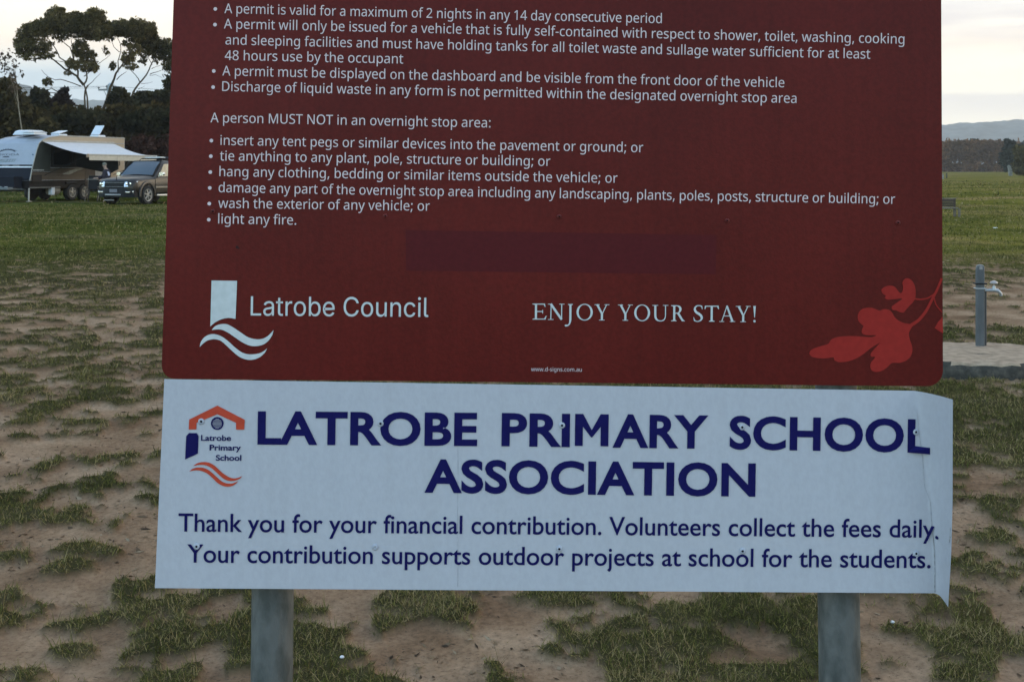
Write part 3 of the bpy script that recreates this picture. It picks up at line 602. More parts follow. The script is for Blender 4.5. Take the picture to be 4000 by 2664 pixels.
M_RED = mat('red_enamel_board', (0.082, 0.0078, 0.0062), 0.34, var=0.10, scale=160, spec=0.10, bump=0.04, bscale=300)
M_WHITE = mat('white_reflective_sheet', (0.375, 0.378, 0.408), 0.55, var=0.028, scale=150, spec=0.12, stretch=(1, 1, 0.6), bump=0.04, bscale=300)
M_EDGE = mat('aluminium_edge', (0.62, 0.62, 0.62), 0.45, 0.6, var=0.1, scale=40)
M_SILVER = mat('silver_lettering', (0.54, 0.445, 0.445), 0.6, var=0.05, scale=90, spec=0.1)
M_PALE = mat('pale_lettering', (0.45, 0.475, 0.47), 0.6, var=0.05, scale=90, spec=0.1)
M_NAVY = mat('navy_lettering', (0.0065, 0.006, 0.062), 0.6, var=0.08, scale=90, spec=0.06)
M_ORANGE = mat('orange_logo', (0.40, 0.052, 0.026), 0.55, var=0.06, scale=90, spec=0.1)
M_LEAF = mat('bright_red_leaf', (0.235, 0.020, 0.016), 0.5, var=0.06, scale=120, spec=0.05)
M_PATCH = mat('dull_plum_patch', (0.066, 0.0078, 0.0098), 0.34, var=0.07, scale=150, spec=0.08)

def streaked_white():
    m = M_WHITE; t = m.node_tree; n, l = t.nodes, t.links
    b = n['Principled BSDF']; src = b.inputs['Base Color'].links[0].from_socket
    c = n.new('ShaderNodeTexCoord'); p = n.new('ShaderNodeMapping'); p.inputs['Scale'].default_value = (46, 1, 1.6)
    l.new(c.outputs['Object'], p.inputs[0])
    z = n.new('ShaderNodeTexNoise'); z.inputs['Scale'].default_value = 1.0; z.inputs['Detail'].default_value = 4; l.new(p.outputs[0], z.inputs['Vector'])
    r = n.new('ShaderNodeValToRGB'); e = r.color_ramp.elements
    e[0].position = 0.44; e[0].color = (1, 1, 1, 1); e[1].position = 0.76; e[1].color = (0.80, 0.80, 0.76, 1)
    l.new(z.outputs['Fac'], r.inputs[0])
    x = n.new('ShaderNodeMix'); x.data_type = 'RGBA'; x.blend_type = 'MULTIPLY'; x.inputs[0].default_value = 0.18
    l.new(src, x.inputs[6]); l.new(r.outputs[0], x.inputs[7]); l.new(x.outputs[2], b.inputs['Base Color'])
streaked_white()
def weathered_red():
    m = M_RED; t = m.node_tree; n, l = t.nodes, t.links
    b = n['Principled BSDF']; src = b.inputs['Base Color'].links[0].from_socket
    c = n.new('ShaderNodeTexCoord')
    for sc, st, lo_, hi_, f in ((2.6, (1, 1, 1), (.84, .84, .86), (1.16, 1.18, 1.18), 1.0), (1.0, (70, 1, 1.4), (.88, .90, .92), (1.08, 1.08, 1.08), 0.6)):
        p = n.new('ShaderNodeMapping'); p.inputs['Scale'].default_value = st; l.new(c.outputs['Object'], p.inputs[0])
        z = n.new('ShaderNodeTexNoise'); z.inputs['Scale'].default_value = sc; z.inputs['Detail'].default_value = 6; l.new(p.outputs[0], z.inputs['Vector'])
        r = n.new('ShaderNodeValToRGB'); e = r.color_ramp.elements; e[0].position = 0.32; e[0].color = (*lo_, 1); e[1].position = 0.70; e[1].color = (*hi_, 1)
        l.new(z.outputs['Fac'], r.inputs[0])
        x = n.new('ShaderNodeMix'); x.data_type = 'RGBA'; x.blend_type = 'MULTIPLY'; x.inputs[0].default_value = f
        l.new(src, x.inputs[6]); l.new(r.outputs[0], x.inputs[7]); src = x.outputs[2]
    l.new(src, b.inputs['Base Color'])
weathered_red()

# --- lettering: outlines of the letters as data, laid along a baseline
def parse_font(txt):
    out = {}
    for line in txt.split('\n'):
        if not line: continue
        c = line[0]; q = line[1:].split('|')
        out[c] = (float(q[0]), [[tuple(float(v) for v in w.split(',')) for w in s.split(' ')] for s in q[1:] if s])
    return out
def curve_to_mesh(cu):
    o = bpy.data.objects.new('tmp', cu); COL.objects.link(o)
    dg = bpy.context.evaluated_depsgraph_get()
    me = bpy.data.meshes.new_from_object(o.evaluated_get(dg))
    V = [tuple(v.co) for v in me.vertices]; Fc = [tuple(p.vertices) for p in me.polygons]
    bpy.data.objects.remove(o); bpy.data.meshes.remove(me); bpy.data.curves.remove(cu)
    return V, Fc
def word_outline(txt, font, offset=0.0, track=0.0):
    cu = bpy.data.curves.new('word', 'CURVE'); cu.dimensions = '2D'; cu.fill_mode = 'BOTH'; cu.offset = offset
    x = 0.0
    for c in txt:
        adv, sps = font[c]
        for s in sps:
            sp = cu.splines.new('POLY'); sp.points.add(len(s) - 1)
            for q, (a, b) in zip(sp.points, s): q.co = ((x + a) / 1000.0, b / 1000.0, 0, 1)
            sp.use_cyclic_u = True
        x += adv + track
    return curve_to_mesh(cu)
def word_round(txt, offset=0.0, spacing=1.0, word=1.0):
    cu = bpy.data.curves.new('word', 'FONT'); cu.body = txt; cu.size = 1.0; cu.offset = offset
    cu.space_character = spacing; cu.space_word = word; cu.resolution_u = 5; cu.fill_mode = 'BOTH'
    return curve_to_mesh(cu)
FT, FB, FP = parse_font(FONT_TEXT), parse_font(FONT_BOLD), parse_font(FONT_PLAIN)

def letters(name, m, VF, p0, p1, cap, parent, capu=None, lean=0.014, bent=False, fwd=0.0007, extra=None, label=None):
    """flat lettering from baseline p0 (left ink edge) to p1 (right ink edge), capitals cap pixels high"""
    V, Fc = VF
    xs = [v[0] for v in V]; x0, x1 = min(xs), max(xs)
    if capu is None: capu = max(v[1] for v in V)
    e = (Vector(p1) - Vector(p0)); Lg = e.length; e.normalize()
    sx = Lg / (x1 - x0); sy = cap / capu
    mb = MB(); out = []
    for v in V:
        q = Vector(p0) + e * ((v[0] - x0) * sx) + Vector((lean, -1)) * (v[1] * sy)
        px, py = q
        if bent:
            d = bend(px, py); py = HY + (py - HY) * D0 / (D0 - d); 
        out.append(S(px, py, fwd, bent))
    mb.add(out, Fc)
    if extra: extra(mb)
    o = mb.build(name, m, parent, fix=False)
    if label: o['label'] = label
    return o
def dot(mb, cx, cy, r, fwd=0.0007, k=14, bent=False):
    mb.add([S(cx + r * math.cos(2 * math.pi * i / k), cy - r * math.sin(2 * math.pi * i / k), fwd, bent) for i in range(k)], [tuple(range(k))])
def flat(mb, poly, fwd=0.0007):
    mb.add([S(x, y, fwd) for x, y in poly], [tuple(range(len(poly)))])
def spline(pts, n=6):
    """smooth open curve through points"""
    P = [Vector(p) for p in pts]; out = []
    for i in range(len(P) - 1):
        a, b, c, d = P[max(i - 1, 0)], P[i], P[i + 1], P[min(i + 2, len(P) - 1)]
        for k in range(n):
            t = k / n
            out.append(0.5 * ((2 * b) + (c - a) * t + (2 * a - 5 * b + 4 * c - d) * t * t + (3 * b - a - 3 * c + d) * t ** 3))
    out.append(P[-1])
    return [tuple(p) for p in out]
def cut_fill(poly_list):
    """fill closed outlines (even-odd) as a mesh in outline coordinates"""
    cu = bpy.data.curves.new('shape', 'CURVE'); cu.dimensions = '2D'; cu.fill_mode = 'BOTH'
    for s in poly_list:
        sp = cu.splines.new('POLY'); sp.points.add(len(s) - 1)
        for q, (a, b) in zip(sp.points, s): q.co = (a / 100.0, -b / 100.0, 0, 1)
        sp.use_cyclic_u = True
    V, Fc = curve_to_mesh(cu)
    return [(v[0] * 100.0, -v[1] * 100.0) for v in V], Fc
def shape(mb, poly_list, fwd=0.0007):
    V, Fc = cut_fill(poly_list)
    mb.add([S(x, y, fwd) for x, y in V], Fc)
def screw(px, py, m, parent, bent=False, hole=True, r=11.5):
    mb = MB(); c = S(px, py, 0, bent); up = Vector((0, -1, 0))
    rr = r / F * D0
    rings = []
    for (f, h) in ((1.0, 0.0), (1.0, 0.0012), (0.82, 0.0022), (0.45, 0.0026), (0.36, 0.0014)):
        rings.append([c + Vector((rr * f * math.cos(a), -h - 0.0002, rr * f * math.sin(a))) for a in [2 * math.pi * i / 16 for i in range(16)]])
    mb.loft(rings, close=True)
    o = mb.build('screw', m, parent, smooth=True)
    if hole:
        h = MB(); h.loft([[c + Vector((rr * f * math.cos(a), -0.0018, rr * f * math.sin(a))) for a in [2 * math.pi * i / 10 for i in range(10)]] for f in (0.34, 0.01)], close=True)
        h.build('screw_recess', mat('dark_recess', (0.012, 0.012, 0.012), 0.8), o)
    return o

# ---- red board
def sign_red():
    root = empty('rules_sign', ROOT)
    tag(root, 'dark red rules board with pale lettering, mounted above the white school sign', 'sign')
    def xl(y): return 678 - 0.0322 * y if y < 1432 else 678 - 0.0322 * 1432
    def xr(y): return 3677 + 0.0045 * y
    ys = list(np.linspace(-1500, 1420, 24)); r0 = 52
    bl = lambda x: 1480 + (x - 670) * 0.00945
    mb = MB(); outl = []
    # outline polygon with rounded lower corners
    xL, xR = 678 - 0.0322 * 1430, 3677 + 0.0045 * 1450
    outl += [(678 + 0.0322 * 1480, -1480), (3677 - 0.0045 * 1480, -1452)]
    cR = (xR - 62, bl(xR) - 62); cL = (xL + r0, bl(xL) - r0)
    outl += [(cR[0] + 62 * math.cos(a), cR[1] + 62 * math.sin(a)) for a in np.linspace(0, math.pi / 2, 9)]
    outl += [(cL[0] + r0 * math.cos(a), cL[1] + r0 * math.sin(a)) for a in np.linspace(math.pi / 2, math.pi, 9)]
    mb.prism(outl, lambda x, y: S(x, y, 0.0), lambda x, y: S(x, y, -0.004))
    bd = mb.build('board', M_RED, root)
    bd.data.materials.append(M_EDGE)
    for p in bd.data.polygons:
        if abs(p.normal.y) < 0.6: p.material_index = 1
    capu = max(p[1] for s in FT['A'][1] for p in s) / 1000.0; cap = 38.0
    L_ = [
     ('A permit is valid for a maximum of 2 nights in any 14 day consecutive period', (876.5, 53), (2585, 92.6), (841, 36.7)),
     ('A permit will only be issued for a vehicle that is fully self-contained with respect to shower, toilet, washing, cooking', (874.5, 112.8), (3532.5, 172.7), (839.8, 97.8)),
     ('and sleeping facilities and must have holding tanks for all toilet waste and sullage water sufficient for at least', (880.6, 175.3), (3399.4, 231.2), None),
     ('48 hours use by the occupant', (877.9, 235.7), (1574.9, 250), None),
     ('A permit must be displayed on the dashboard and be visible from the front door of the vehicle', (868.4, 296.2), (3063.8, 342.6), (835, 279)),
     ('Discharge of liquid waste in any form is not permitted within the designated overnight stop area', (867.7, 356.7), (3111.1, 403.9), (832.4, 341.7)),
     ('A person MUST NOT in an overnight stop area:', (822, 479), (1916, 499.3), None),
     ('insert any tent pegs or similar devices into the pavement or ground; or', (860.9, 567.3), (2512.3, 596), (825.6, 550.3)),
     ('tie anything to any plant, pole, structure or building; or', (858.8, 627.8), (2149.7, 649.5), (823.5, 611.5)),
     ('hang any clothing, bedding or similar items outside the vehicle; or', (856.8, 688.9), (2412, 715.2), (821.5, 673.3)),
     ('damage any part of the overnight stop area including any landscaping, plants, poles, posts, structure or building; or', (854, 751.4), (3496.2, 797.4), (819.4, 735.1)),
     ('wash the exterior of any vehicle; or', (852.7, 812.6), (1678.9, 824.1), (817.4, 796.2)),
     ('light any fire.', (852, 873.7), (1157, 878.5), (815.4, 858.8)),
    ]
    for txt, a, b, bu in L_:
        letters('text_line', M_SILVER, word_outline(txt, FT), a, b, cap, root, capu,
                extra=(lambda mb, bu=bu: dot(mb, bu[0], bu[1], 7.2)) if bu else None)
    letters('maker_address', M_SILVER, word_outline('www.d-signs.com.au', FT, 0.0), (2074.6, 1449.6), (2272.6, 1451.4), 16.5, root, max(p[1] for s in FT['d'][1] for p in s) / 1000.0)
    letters('council_name', M_PALE, word_outline('Latrobe Council', FP, 0.0), (979, 1232.5), (1673.4, 1238.4), 75, root, max(p[1] for s in FP['L'][1] for p in s) / 1000.0)
    # council emblem: a pillar over two waves
    k = 1 / 1.4719
    T = lambda pts: [(600 + x * k, 850 + y * k) for x, y in pts]
    e = MB()
    shape(e, [T([(333, 362), (480, 364), (471, 583)] + spline([(471, 583), (430, 577), (390, 585), (355, 602), (326, 626)])[1:])])
    up = spline([(334, 647), (352, 626), (380, 614), (420, 613), (460, 633), (500, 660), (540, 686), (580, 698), (620, 698), (655, 682), (690, 647)])
    dn = spline([(683, 675), (660, 708), (630, 730), (590, 739), (550, 735), (510, 717), (470, 690), (430, 663), (395, 646), (365, 643), (334, 647)])
    shape(e, [T(up + dn[:-1])])
    up = spline([(265, 744), (272, 715), (292, 688), (320, 673), (350, 670), (390, 683), (430, 712), (470, 748), (510, 776), (550, 786), (600, 782), (630, 770), (653, 752)])
    dn = spline([(640, 777), (610, 803), (570, 817), (530, 815), (490, 798), (450, 765), (415, 732), (385, 708), (350, 699), (315, 705), (290, 720), (265, 744)])
    shape(e, [T(up + dn[:-1])])
    e.build('council_emblem', M_PALE, root, fix=False)
    # serif capitals: ENJOY YOUR STAY!
    K = 1 / 1.3534
    Q = lambda x, y: (2000 + x * K, 850 + y * K)
    s = MB(); zz = [0.0007]
    def put(poly):
        zz[0] += 0.00002
        shape(s, [[Q(*p) for p in poly]], zz[0])
    def ring(cx, cy, rx, ry, tx, ty, a0=0.0, a1=2 * math.pi):
        n = 40; zz[0] += 0.00002
        if a1 - a0 > 6.28:
            o1 = [Q(cx + rx * math.cos(2 * math.pi * i / n), cy + ry * math.sin(2 * math.pi * i / n)) for i in range(n)]
            i1 = [Q(cx + (rx - tx) * math.cos(2 * math.pi * i / n - 0.12), cy + (ry - ty) * math.sin(2 * math.pi * i / n - 0.12)) for i in range(n)]
            shape(s, [o1, i1], zz[0])
    def bar(a, b, w0, w1=None):
        w1 = w1 or w0; d = Vector(b) - Vector(a); nrm = Vector((-d.y, d.x)).normalized()
        put([tuple(Vector(a) + nrm * w0 / 2), tuple(Vector(b) + nrm * w1 / 2), tuple(Vector(b) - nrm * w1 / 2), tuple(Vector(a) - nrm * w0 / 2)])
    sl = 14.0 / 1185
    def yb(x): return 539 + (x - 107) * sl
    H = 84
    def stem(x, top=None, w=11.0, sf=(13, 13), feet='both'):
        y1 = yb(x); y0 = y1 - H
        put([(x - w / 2, y0 + 1), (x + w / 2, y0 + 1), (x + w / 2 - .6, y1 - 1), (x - w / 2 - .6, y1 - 1)])
        if feet in ('both', 'top'): put([(x - sf[0], y0), (x + sf[1], y0), (x + sf[1], y0 + 3.0), (x + w / 2, y0 + 6.5), (x - w / 2, y0 + 6.5), (x - sf[0], y0 + 3.0)])
        if feet in ('both', 'foot'): put([(x - sf[0], y1), (x + sf[1], y1), (x + sf[1], y1 - 3.0), (x + w / 2, y1 - 6.5), (x - w / 2, y1 - 6.5), (x - sf[0], y1 - 3.0)])
    def serif(x, y, a, b, h=3.2): put([(x - a, y - h / 2), (x + b, y - h / 2), (x + b, y + h / 2), (x - a, y + h / 2)])
    # E
    stem(127, sf=(19, 10)); y1 = yb(127); y0 = y1 - H
    put([(130, y0), (174, y0), (177, y0 + 17), (173, y0 + 17), (168, y0 + 5), (130, y0 + 5)])
    put([(130, y0 + 39), (160, y0 + 39), (160, y0 + 33), (164, y0 + 33), (164, y0 + 52), (160, y0 + 52), (160, y0 + 44), (130, y0 + 44)])
    put([(130, y1 - 5), (170, y1 - 5), (179, y1 - 20), (183, y1 - 20), (177, y1), (130, y1)])
    # N
    y1 = yb(230); y0 = y1 - H
    bar((207, y0), (205, y1), 5); serif(205, y1 - 1.5, 15, 15); bar((205, y0), (262, y1 - 2), 12); serif(200, y0 + 1.5, 10, 8)
    bar((263, y0), (262, y1), 5); serif(263, y0 + 1.5, 13, 15)
    # J
    y1 = yb(305); y0 = y1 - H
    stem(309, feet='top'); zz[0] += 0.00002
    shape(s, [[Q(*p) for p in spline([(303, y1 - 8), (302, y1 + 12), (296, y1 + 24), (282, y1 + 28)]) + spline([(280, y1 + 34), (290, y1 + 34), (304, y1 + 26), (312, y1 + 8), (314, y1 - 8)])]], zz[0])
    dotc = [(285 + 6.5 * math.cos(a), y1 + 29 + 5 * math.sin(a)) for a in np.linspace(0, 2 * math.pi, 14)[:-1]]; put(dotc)
    ring(384, yb(384) - H / 2, 43, 44, 11.5, 4.5)
    def Y(cx):
        y1 = yb(cx); y0 = y1 - H; m_ = y1 - H * 0.44
        bar((cx - 25, y0), (cx + 1, m_ + 3), 11, 10); bar((cx + 26, y0), (cx + 2, m_ + 3), 4.5, 5)
        put([(cx - 5, m_), (cx + 6, m_), (cx + 5.5, y1), (cx - 5.5, y1)]); serif(cx, y1 - 1.5, 15, 15); serif(cx - 27, y0 + 1.5, 12, 15); serif(cx + 27, y0 + 1.5, 13, 13)
    Y(475); Y(599)
    ring(688, yb(688) - H / 2, 42, 44, 11.5, 4.5)
    # U
    y1 = yb(784); y0 = y1 - H
    zz[0] += 0.00002
    shape(s, [[Q(*p) for p in [(752, y0), (763, y0)] + spline([(763, y0 + 50), (765, y0 + 66), (774, y0 + 78), (787, y0 + 81), (801, y0 + 76), (808, y0 + 62), (809, y0 + 46)]) + [(809, y0), (814, y0)] + spline([(814, y0 + 46), (812, y0 + 66), (803, y0 + 81), (784, y0 + 86), (764, y0 + 81), (754, y0 + 68), (752, y0 + 50)])[:-1]]], zz[0])
    serif(757, y0 + 1.5, 15, 16); serif(812, y0 + 1.5, 14, 15)
    # R
    stem(858, sf=(17, 12)); y1 = yb(870); y0 = y1 - H; zz[0] += 0.00002
    shape(s, [[Q(*p) for p in [(862, y0)] + spline([(872, y0 - 0), (886, y0 + 3), (895, y0 + 13), (896, y0 + 23), (891, y0 + 34), (880, y0 + 42), (862, y0 + 45)])],
              [Q(*p) for p in [(863, y0 + 4.5)] + spline([(870, y0 + 4), (879, y0 + 8), (884, y0 + 17), (884, y0 + 27), (878, y0 + 37), (863, y0 + 40)])]], zz[0])
    put([(872, y0 + 43), (884, y0 + 40), (905, y0 + 76), (914, y1 - 2), (914, y1), (898, y1)])
    # S
    y1 = yb(985); y0 = y1 - H; zz[0] += 0.00002
    outer = spline([(1004, y0 + 20), (1001, y0 + 9), (992, y0 + 3), (981, y0 + 4), (973, y0 + 11), (972, y0 + 20), (978, y0 + 30), (992, y0 + 39), (1004, y0 + 50), (1009, y0 + 63), (1004, y0 + 76), (992, y0 + 84), (978, y0 + 86), (962, y0 + 81)])
    inner = spline([(959, y0 + 62), (962, y0 + 62), (966, y0 + 74), (976, y0 + 81), (987, y0 + 80), (996, y0 + 73), (997, y0 + 63), (990, y0 + 53), (976, y0 + 44), (965, y0 + 33), (961, y0 + 21), (965, y0 + 8), (976, y0 - 0.5), (988, y0 - 2), (1005, y0 + 2), (1007, y0 + 20)])
    shape(s, [[Q(*p) for p in outer + inner]], zz[0])
    # T
    y1 = yb(1056); y0 = y1 - H
    stem(1056, feet='foot', sf=(15, 15)); put([(1020, y0), (1092, y0), (1094, y0 + 18), (1090, y0 + 18), (1085, y0 + 5), (1027, y0 + 5), (1022, y0 + 18), (1018, y0 + 18)])
    # A
    y1 = yb(1140); y0 = y1 - H
    bar((1137, y0 - 1), (1108, y1), 4.5); bar((1136, y0 - 1), (1166, y1), 9, 12); bar((1117, y1 - 31), (1156, y1 - 31), 4.5); serif(1108, y1 - 1.5, 12, 14); serif(1166, y1 - 1.5, 15, 14)
    Y(1222)
    y1 = yb(1281); y0 = y1 - H
    put([(1276, y0 - 1), (1289, y0 - 1), (1284, y1 - 24), (1281, y1 - 24)]); put([(1282 + 6.5 * math.cos(a), y1 - 5 + 6.5 * math.sin(a)) for a in np.linspace(0, 2 * math.pi, 14)[:-1]])
    s.build('greeting_text', M_PALE, root, fix=False)
    # leaf emblem
    lf = MB()
    big = spline([(2118, 566), (2100, 562), (2075, 558), (2050, 548), (2030, 534), (2018, 518), (2009, 502), (1993, 488), (1965, 484), (1945, 492), (1925, 485), (1900, 477), (1870, 478), (1845, 488), (1830, 510), (1828, 535), (1838, 556), (1859, 572)], 4) + \
        spline([(1851, 590), (1848, 605), (1860, 618), (1885, 622), (1925, 622), (1900, 632), (1850, 629), (1780, 626), (1720, 632), (1688, 645), (1670, 668), (1630, 680), (1585, 697), (1572, 718), (1585, 735), (1620, 743), (1665, 743), (1700, 738)], 4) + \
        spline([(1705, 755), (1730, 764), (1775, 760), (1820, 745), (1860, 720), (1900, 688), (1948, 660)], 4) + \
        spline([(1915, 695), (1896, 720), (1900, 735), (1920, 738), (1898, 765), (1894, 790), (1905, 810), (1930, 816), (1960, 808), (1985, 790), (2010, 768), (2050, 768), (2085, 755), (2110, 730), (2117, 690), (2105, 650), (2098, 615), (2108, 590), (2120, 572)], 4)
    shape(lf, [[Q(*p) for p in big]], 0.0008)
    small = spline([(2132, 430), (2134, 395), (2129, 360), (2115, 335), (2095, 322), (2075, 326), (2064, 345), (2068, 370), (2062, 393), (2050, 398), (2025, 368), (2000, 360), (1975, 365), (1954, 380), (1958, 400), (1977, 413)], 4) + spline([(1970, 425), (1985, 434), (2020, 432), (2063, 428), (2035, 450), (2008, 470), (2012, 488), (2030, 490), (2050, 500), (2070, 502), (2085, 485), (2100, 468), (2118, 450)], 4)
    shape(lf, [[Q(*p) for p in small]], 0.0009)
    def ribbon(pts, w0, w1, z):
        C_ = [Vector(p) for p in spline(pts, 8)]; n = len(C_); a, b = [], []
        for i, p in enumerate(C_):
            t = (C_[min(i + 1, n - 1)] - C_[max(i - 1, 0)]).normalized(); nr = Vector((-t.y, t.x)); w = w0 + (w1 - w0) * i / (n - 1)
            a.append(tuple(p + nr * w / 2)); b.append(tuple(p - nr * w / 2))
        shape(lf, [[Q(*p) for p in a + b[::-1]]], z)
    ribbon([(2104, 572), (2150, 542), (2190, 492), (2220, 435), (2248, 380), (2272, 322)], 18, 12, 0.0010)
    ribbon([(2122, 428), (2160, 433), (2200, 425), (2234, 402)], 8, 7, 0.0011)
    ribbon([(2230, 418), (2243, 462), (2274, 500)], 7, 5, 0.0012)
    shape(lf, [[Q(*p) for p in [(2276, 524), (2250, 555), (2234, 585), (2258, 600), (2279, 612)]]], 0.0008)
    lf.build('leaf_emblem', M_LEAF, root, fix=False)
    p = MB()
    p.prism([(1585, 899), (2794, 918.5), (2799, 922), (2796, 1072), (1586.5, 1058)], lambda x, y: S(x, y, 0.0004), lambda x, y: S(x, y, -0.0005))
    p.build('faded_patch', M_PATCH, root)
    Mr = mat('red_painted_screw', (0.11, 0.018, 0.016), 0.4, var=0.2, scale=100)
    for (x, y) in ((833, 826.8), (1505.6, 845), (2184.3, 847), (2840, 863), (3506.7, 871)): screw(x, y, Mr, root, r=9.5)
    ch = MB()
    for (x, y) in ((926, 966),): dot(ch, x, y, 6, 0.0008, 7); dot(ch, x + 6, y + 4, 3.5, 0.0009, 6)
    ch.build('chip', mat('dark_chip', (0.02, 0.008, 0.008), 0.8), root, fix=False)
sign_red()

# ---- white board
def sign_white():
    root = empty('school_sign', ROOT)
    tag(root, 'long white school sign with navy lettering and a bent right end', 'sign')
    # rows of the sheet follow its sloping long edges; columns follow the fold
    mb = MB(); nu, nv = 46, 22
    us = np.concatenate([np.linspace(0, 0.93, 16), np.linspace(0.938, 1, nu - 16)])
    P = []
    for j in range(nv):
        v = j / (nv - 1)
        for u in us:
            xl = 642 + (605 - 642) * v
            xr = float(np.interp(v, [0, 0.5, 0.75, 1.0], [3722, 3721, 3716, 3704]))
            x = xl + (xr - xl) * u
            yt = 1480.6 + (x - 642) * 0.0156; yb_ = 2296 + (x - 605) * 0.0066
            y = yt + (yb_ - yt) * v
            d = bend(x, y); y = HY + (y - HY) * D0 / (D0 - d)
            if v == 1.0 or True:
                y += 20 * max(0, (x - 3672) / 32.0) * v ** 6 if x > 3672 else 0
            P.append((x, y))
    n = len(P)
    mb.v = [tuple(S(x, y, 0.0006, True)) for x, y in P] + [tuple(S(x, y, -0.0019, True)) for x, y in P]
    for j in range(nv - 1):
        for i in range(nu - 1):
            a = j * nu + i
            mb.f.append((a, a + nu, a + nu + 1, a + 1)); mb.f.append((a + n, a + 1 + n, a + nu + 1 + n, a + nu + n))
    loop = list(range(nu)) + [j * nu + nu - 1 for j in range(1, nv)] + [(nv - 1) * nu + i for i in range(nu - 2, -1, -1)] + [j * nu for j in range(nv - 2, 0, -1)]
    nb = len(mb.f)
    for a, b in zip(loop, loop[1:] + loop[:1]): mb.f.append((a, b, b + n, a + n))
    o = mb.build('board', M_WHITE, root, smooth=True)
    fw = 0.0016
    hb = 0.030
    def title(t, a, b, off=hb, sp=1.04): letters('title_text', M_NAVY, word_round(t, off, sp), a, b, 125, root, bent=True, fwd=fw, capu=CAPU + 0.0)
    V, _ = word_round('H', hb); hv = [v[1] for v in V]; CAPU = max(hv)
    title('LATROBE', (1005.6, 1731), (1863.7, 1737)); title('PRI', (1958.8, 1737.5), (2225.5, 1741)); title('ARY', (2392.5, 1743), (2766, 1747.5))
    mm = [(0, 0), (0, 1), (.24, 1), (.5, .50), (.76, 1), (1, 1), (1, 0), (.765, 0), (.765, .60), (.515, .27), (.485, .27), (.235, .60), (.235, 0)]
    VM = cut_fill([[(a * 100, -b * 100) for a, b in mm]])
    letters('title_text', M_NAVY, ([(a / 100, -b / 100) for a, b in VM[0]], VM[1]), (2245.2, 1741), (2376.3, 1743), 125, root, bent=True, fwd=fw, capu=1.0); title('SCHOOL', (2849.3, 1749), (3633, 1763.5)); title('ASSOCIATION', (1657.8, 1918.5), (2950.8, 1934.5))
    V, _ = word_round('H', 0.006); cu_ = max(v[1] for v in V)
    def words(parts):
        for t, a, b in parts: letters('text_line', M_NAVY, word_round(t, 0.009), a, b, 70, root, capu=cu_, bent=True, fwd=fw)
    words(BODY_LINES)
    # school emblem
    T = lambda pts: [(640 + x / 3.92, 1540 + y / 3.92) for x, y in pts]
    e = MB()
    shape(e, [T([(820, 172), (1240, 390), (1230, 541), (1106, 541), (1106, 437), (820, 304), (500, 437), (498, 538), (380, 538), (388, 385)])], fw)
    lg = e.build('school_emblem', M_ORANGE, root, fix=False); e = MB()
    up = spline([(447, 1100), (500, 1060), (560, 1040), (630, 1035), (700, 1048), (760, 1080), (820, 1130), (890, 1195), (960, 1245), (1020, 1275), (1080, 1285), (1140, 1275), (1202, 1248)])
    dn = spline([(1170, 1285), (1120, 1310), (1060, 1325), (1000, 1325), (930, 1300), (870, 1255), (800, 1190), (730, 1130), (660, 1092), (600, 1080), (540, 1080), (490, 1088)])
    shape(e, [T(up + dn)], fw); e.build('emblem_wave', M_ORANGE, lg, fix=False); e = MB()
    up = spline([(388, 1180), (430, 1145), (490, 1122), (550, 1118), (610, 1125), (680, 1155), (750, 1210), (820, 1275), (880, 1325), (940, 1355), (1000, 1365), (1060, 1360), (1140, 1325)])
    dn = spline([(1110, 1360), (1060, 1395), (1000, 1412), (940, 1410), (880, 1390), (810, 1345), (740, 1275), (670, 1215), (600, 1180), (530, 1163), (460, 1163)])
    shape(e, [T(up + dn)], fw); e.build('emblem_wave', M_ORANGE, lg, fix=False)
    q = MB()
    shape(q, [T([(385, 592), (502, 592), (532, 640), (522, 905), (325, 997), (342, 640)])], fw)
    ringp = [(818 + 97 * math.cos(a), 446 + 99 * math.sin(a)) for a in np.linspace(0, 2 * math.pi, 33)[:-1]]
    holes = [[(x0, y - 5), (x1, y - 5), (x1, y + 5), (x0, y + 5)] for (x0, x1, y) in ((790, 845, 378), (765, 872, 398), (750, 882, 418), (743, 889, 437), (743, 889, 457), (750, 886, 477), (765, 872, 497), (790, 842, 517))]
    shape(q, [T(ringp)] + [T(h) for h in holes], fw)
    q.build('emblem_door_and_globe', M_NAVY, lg, fix=False)
    for t, a, b in (('Latrobe', (568, 708), (1028, 710)), ('Primary', (700, 856), (1180, 858)), ('School', (795, 1012), (1186, 1014))):
        letters('emblem_text', M_NAVY, word_round(t, 0.022), T([a])[0], T([b])[0], 87 / 3.92, lg, capu=CAPU, fwd=fw)
    Mw = mat('white_painted_screw', (0.33, 0.345, 0.385), 0.5, spec=0.1, var=0.1, scale=100)
    for (x, y, h) in ((786.8, 1645.7, 1), (1486.6, 1653.8, 1), (2195, 1661, 1), (2898.6, 1668, 1), (3577, 1687, 1), (768.5, 2133, 1), (1465.5, 2136, 0), (2184.6, 2142.5, 1), (2900, 2151, 1), (3578, 2160.5, 1)):
        screw(x, y, Mw, root, bent=True, hole=bool(h), r=12.5)
    cr = MB()
    c_ = [S(x, y, 0.0016, True) for x, y in ((3582, 1600), (3592, 1700), (3604, 1790), (3612, 1900), (3634, 1960), (3640, 2050), (3650, 2150), (3652, 2230), (3651, 2312))]
    cr.tube(c_, [0.0002, 0.0002, 0.0003, 0.0002, 0.0003, 0.0004, 0.0007, 0.0006, 0.0008], 5)
    c_ = [S(x, y, 0.0016, True) for x, y in ((3712, 2060), (3713, 2090), (3709, 2120))]
    cr.tube(c_, [0.0003, 0.0013, 0.0003], 5)
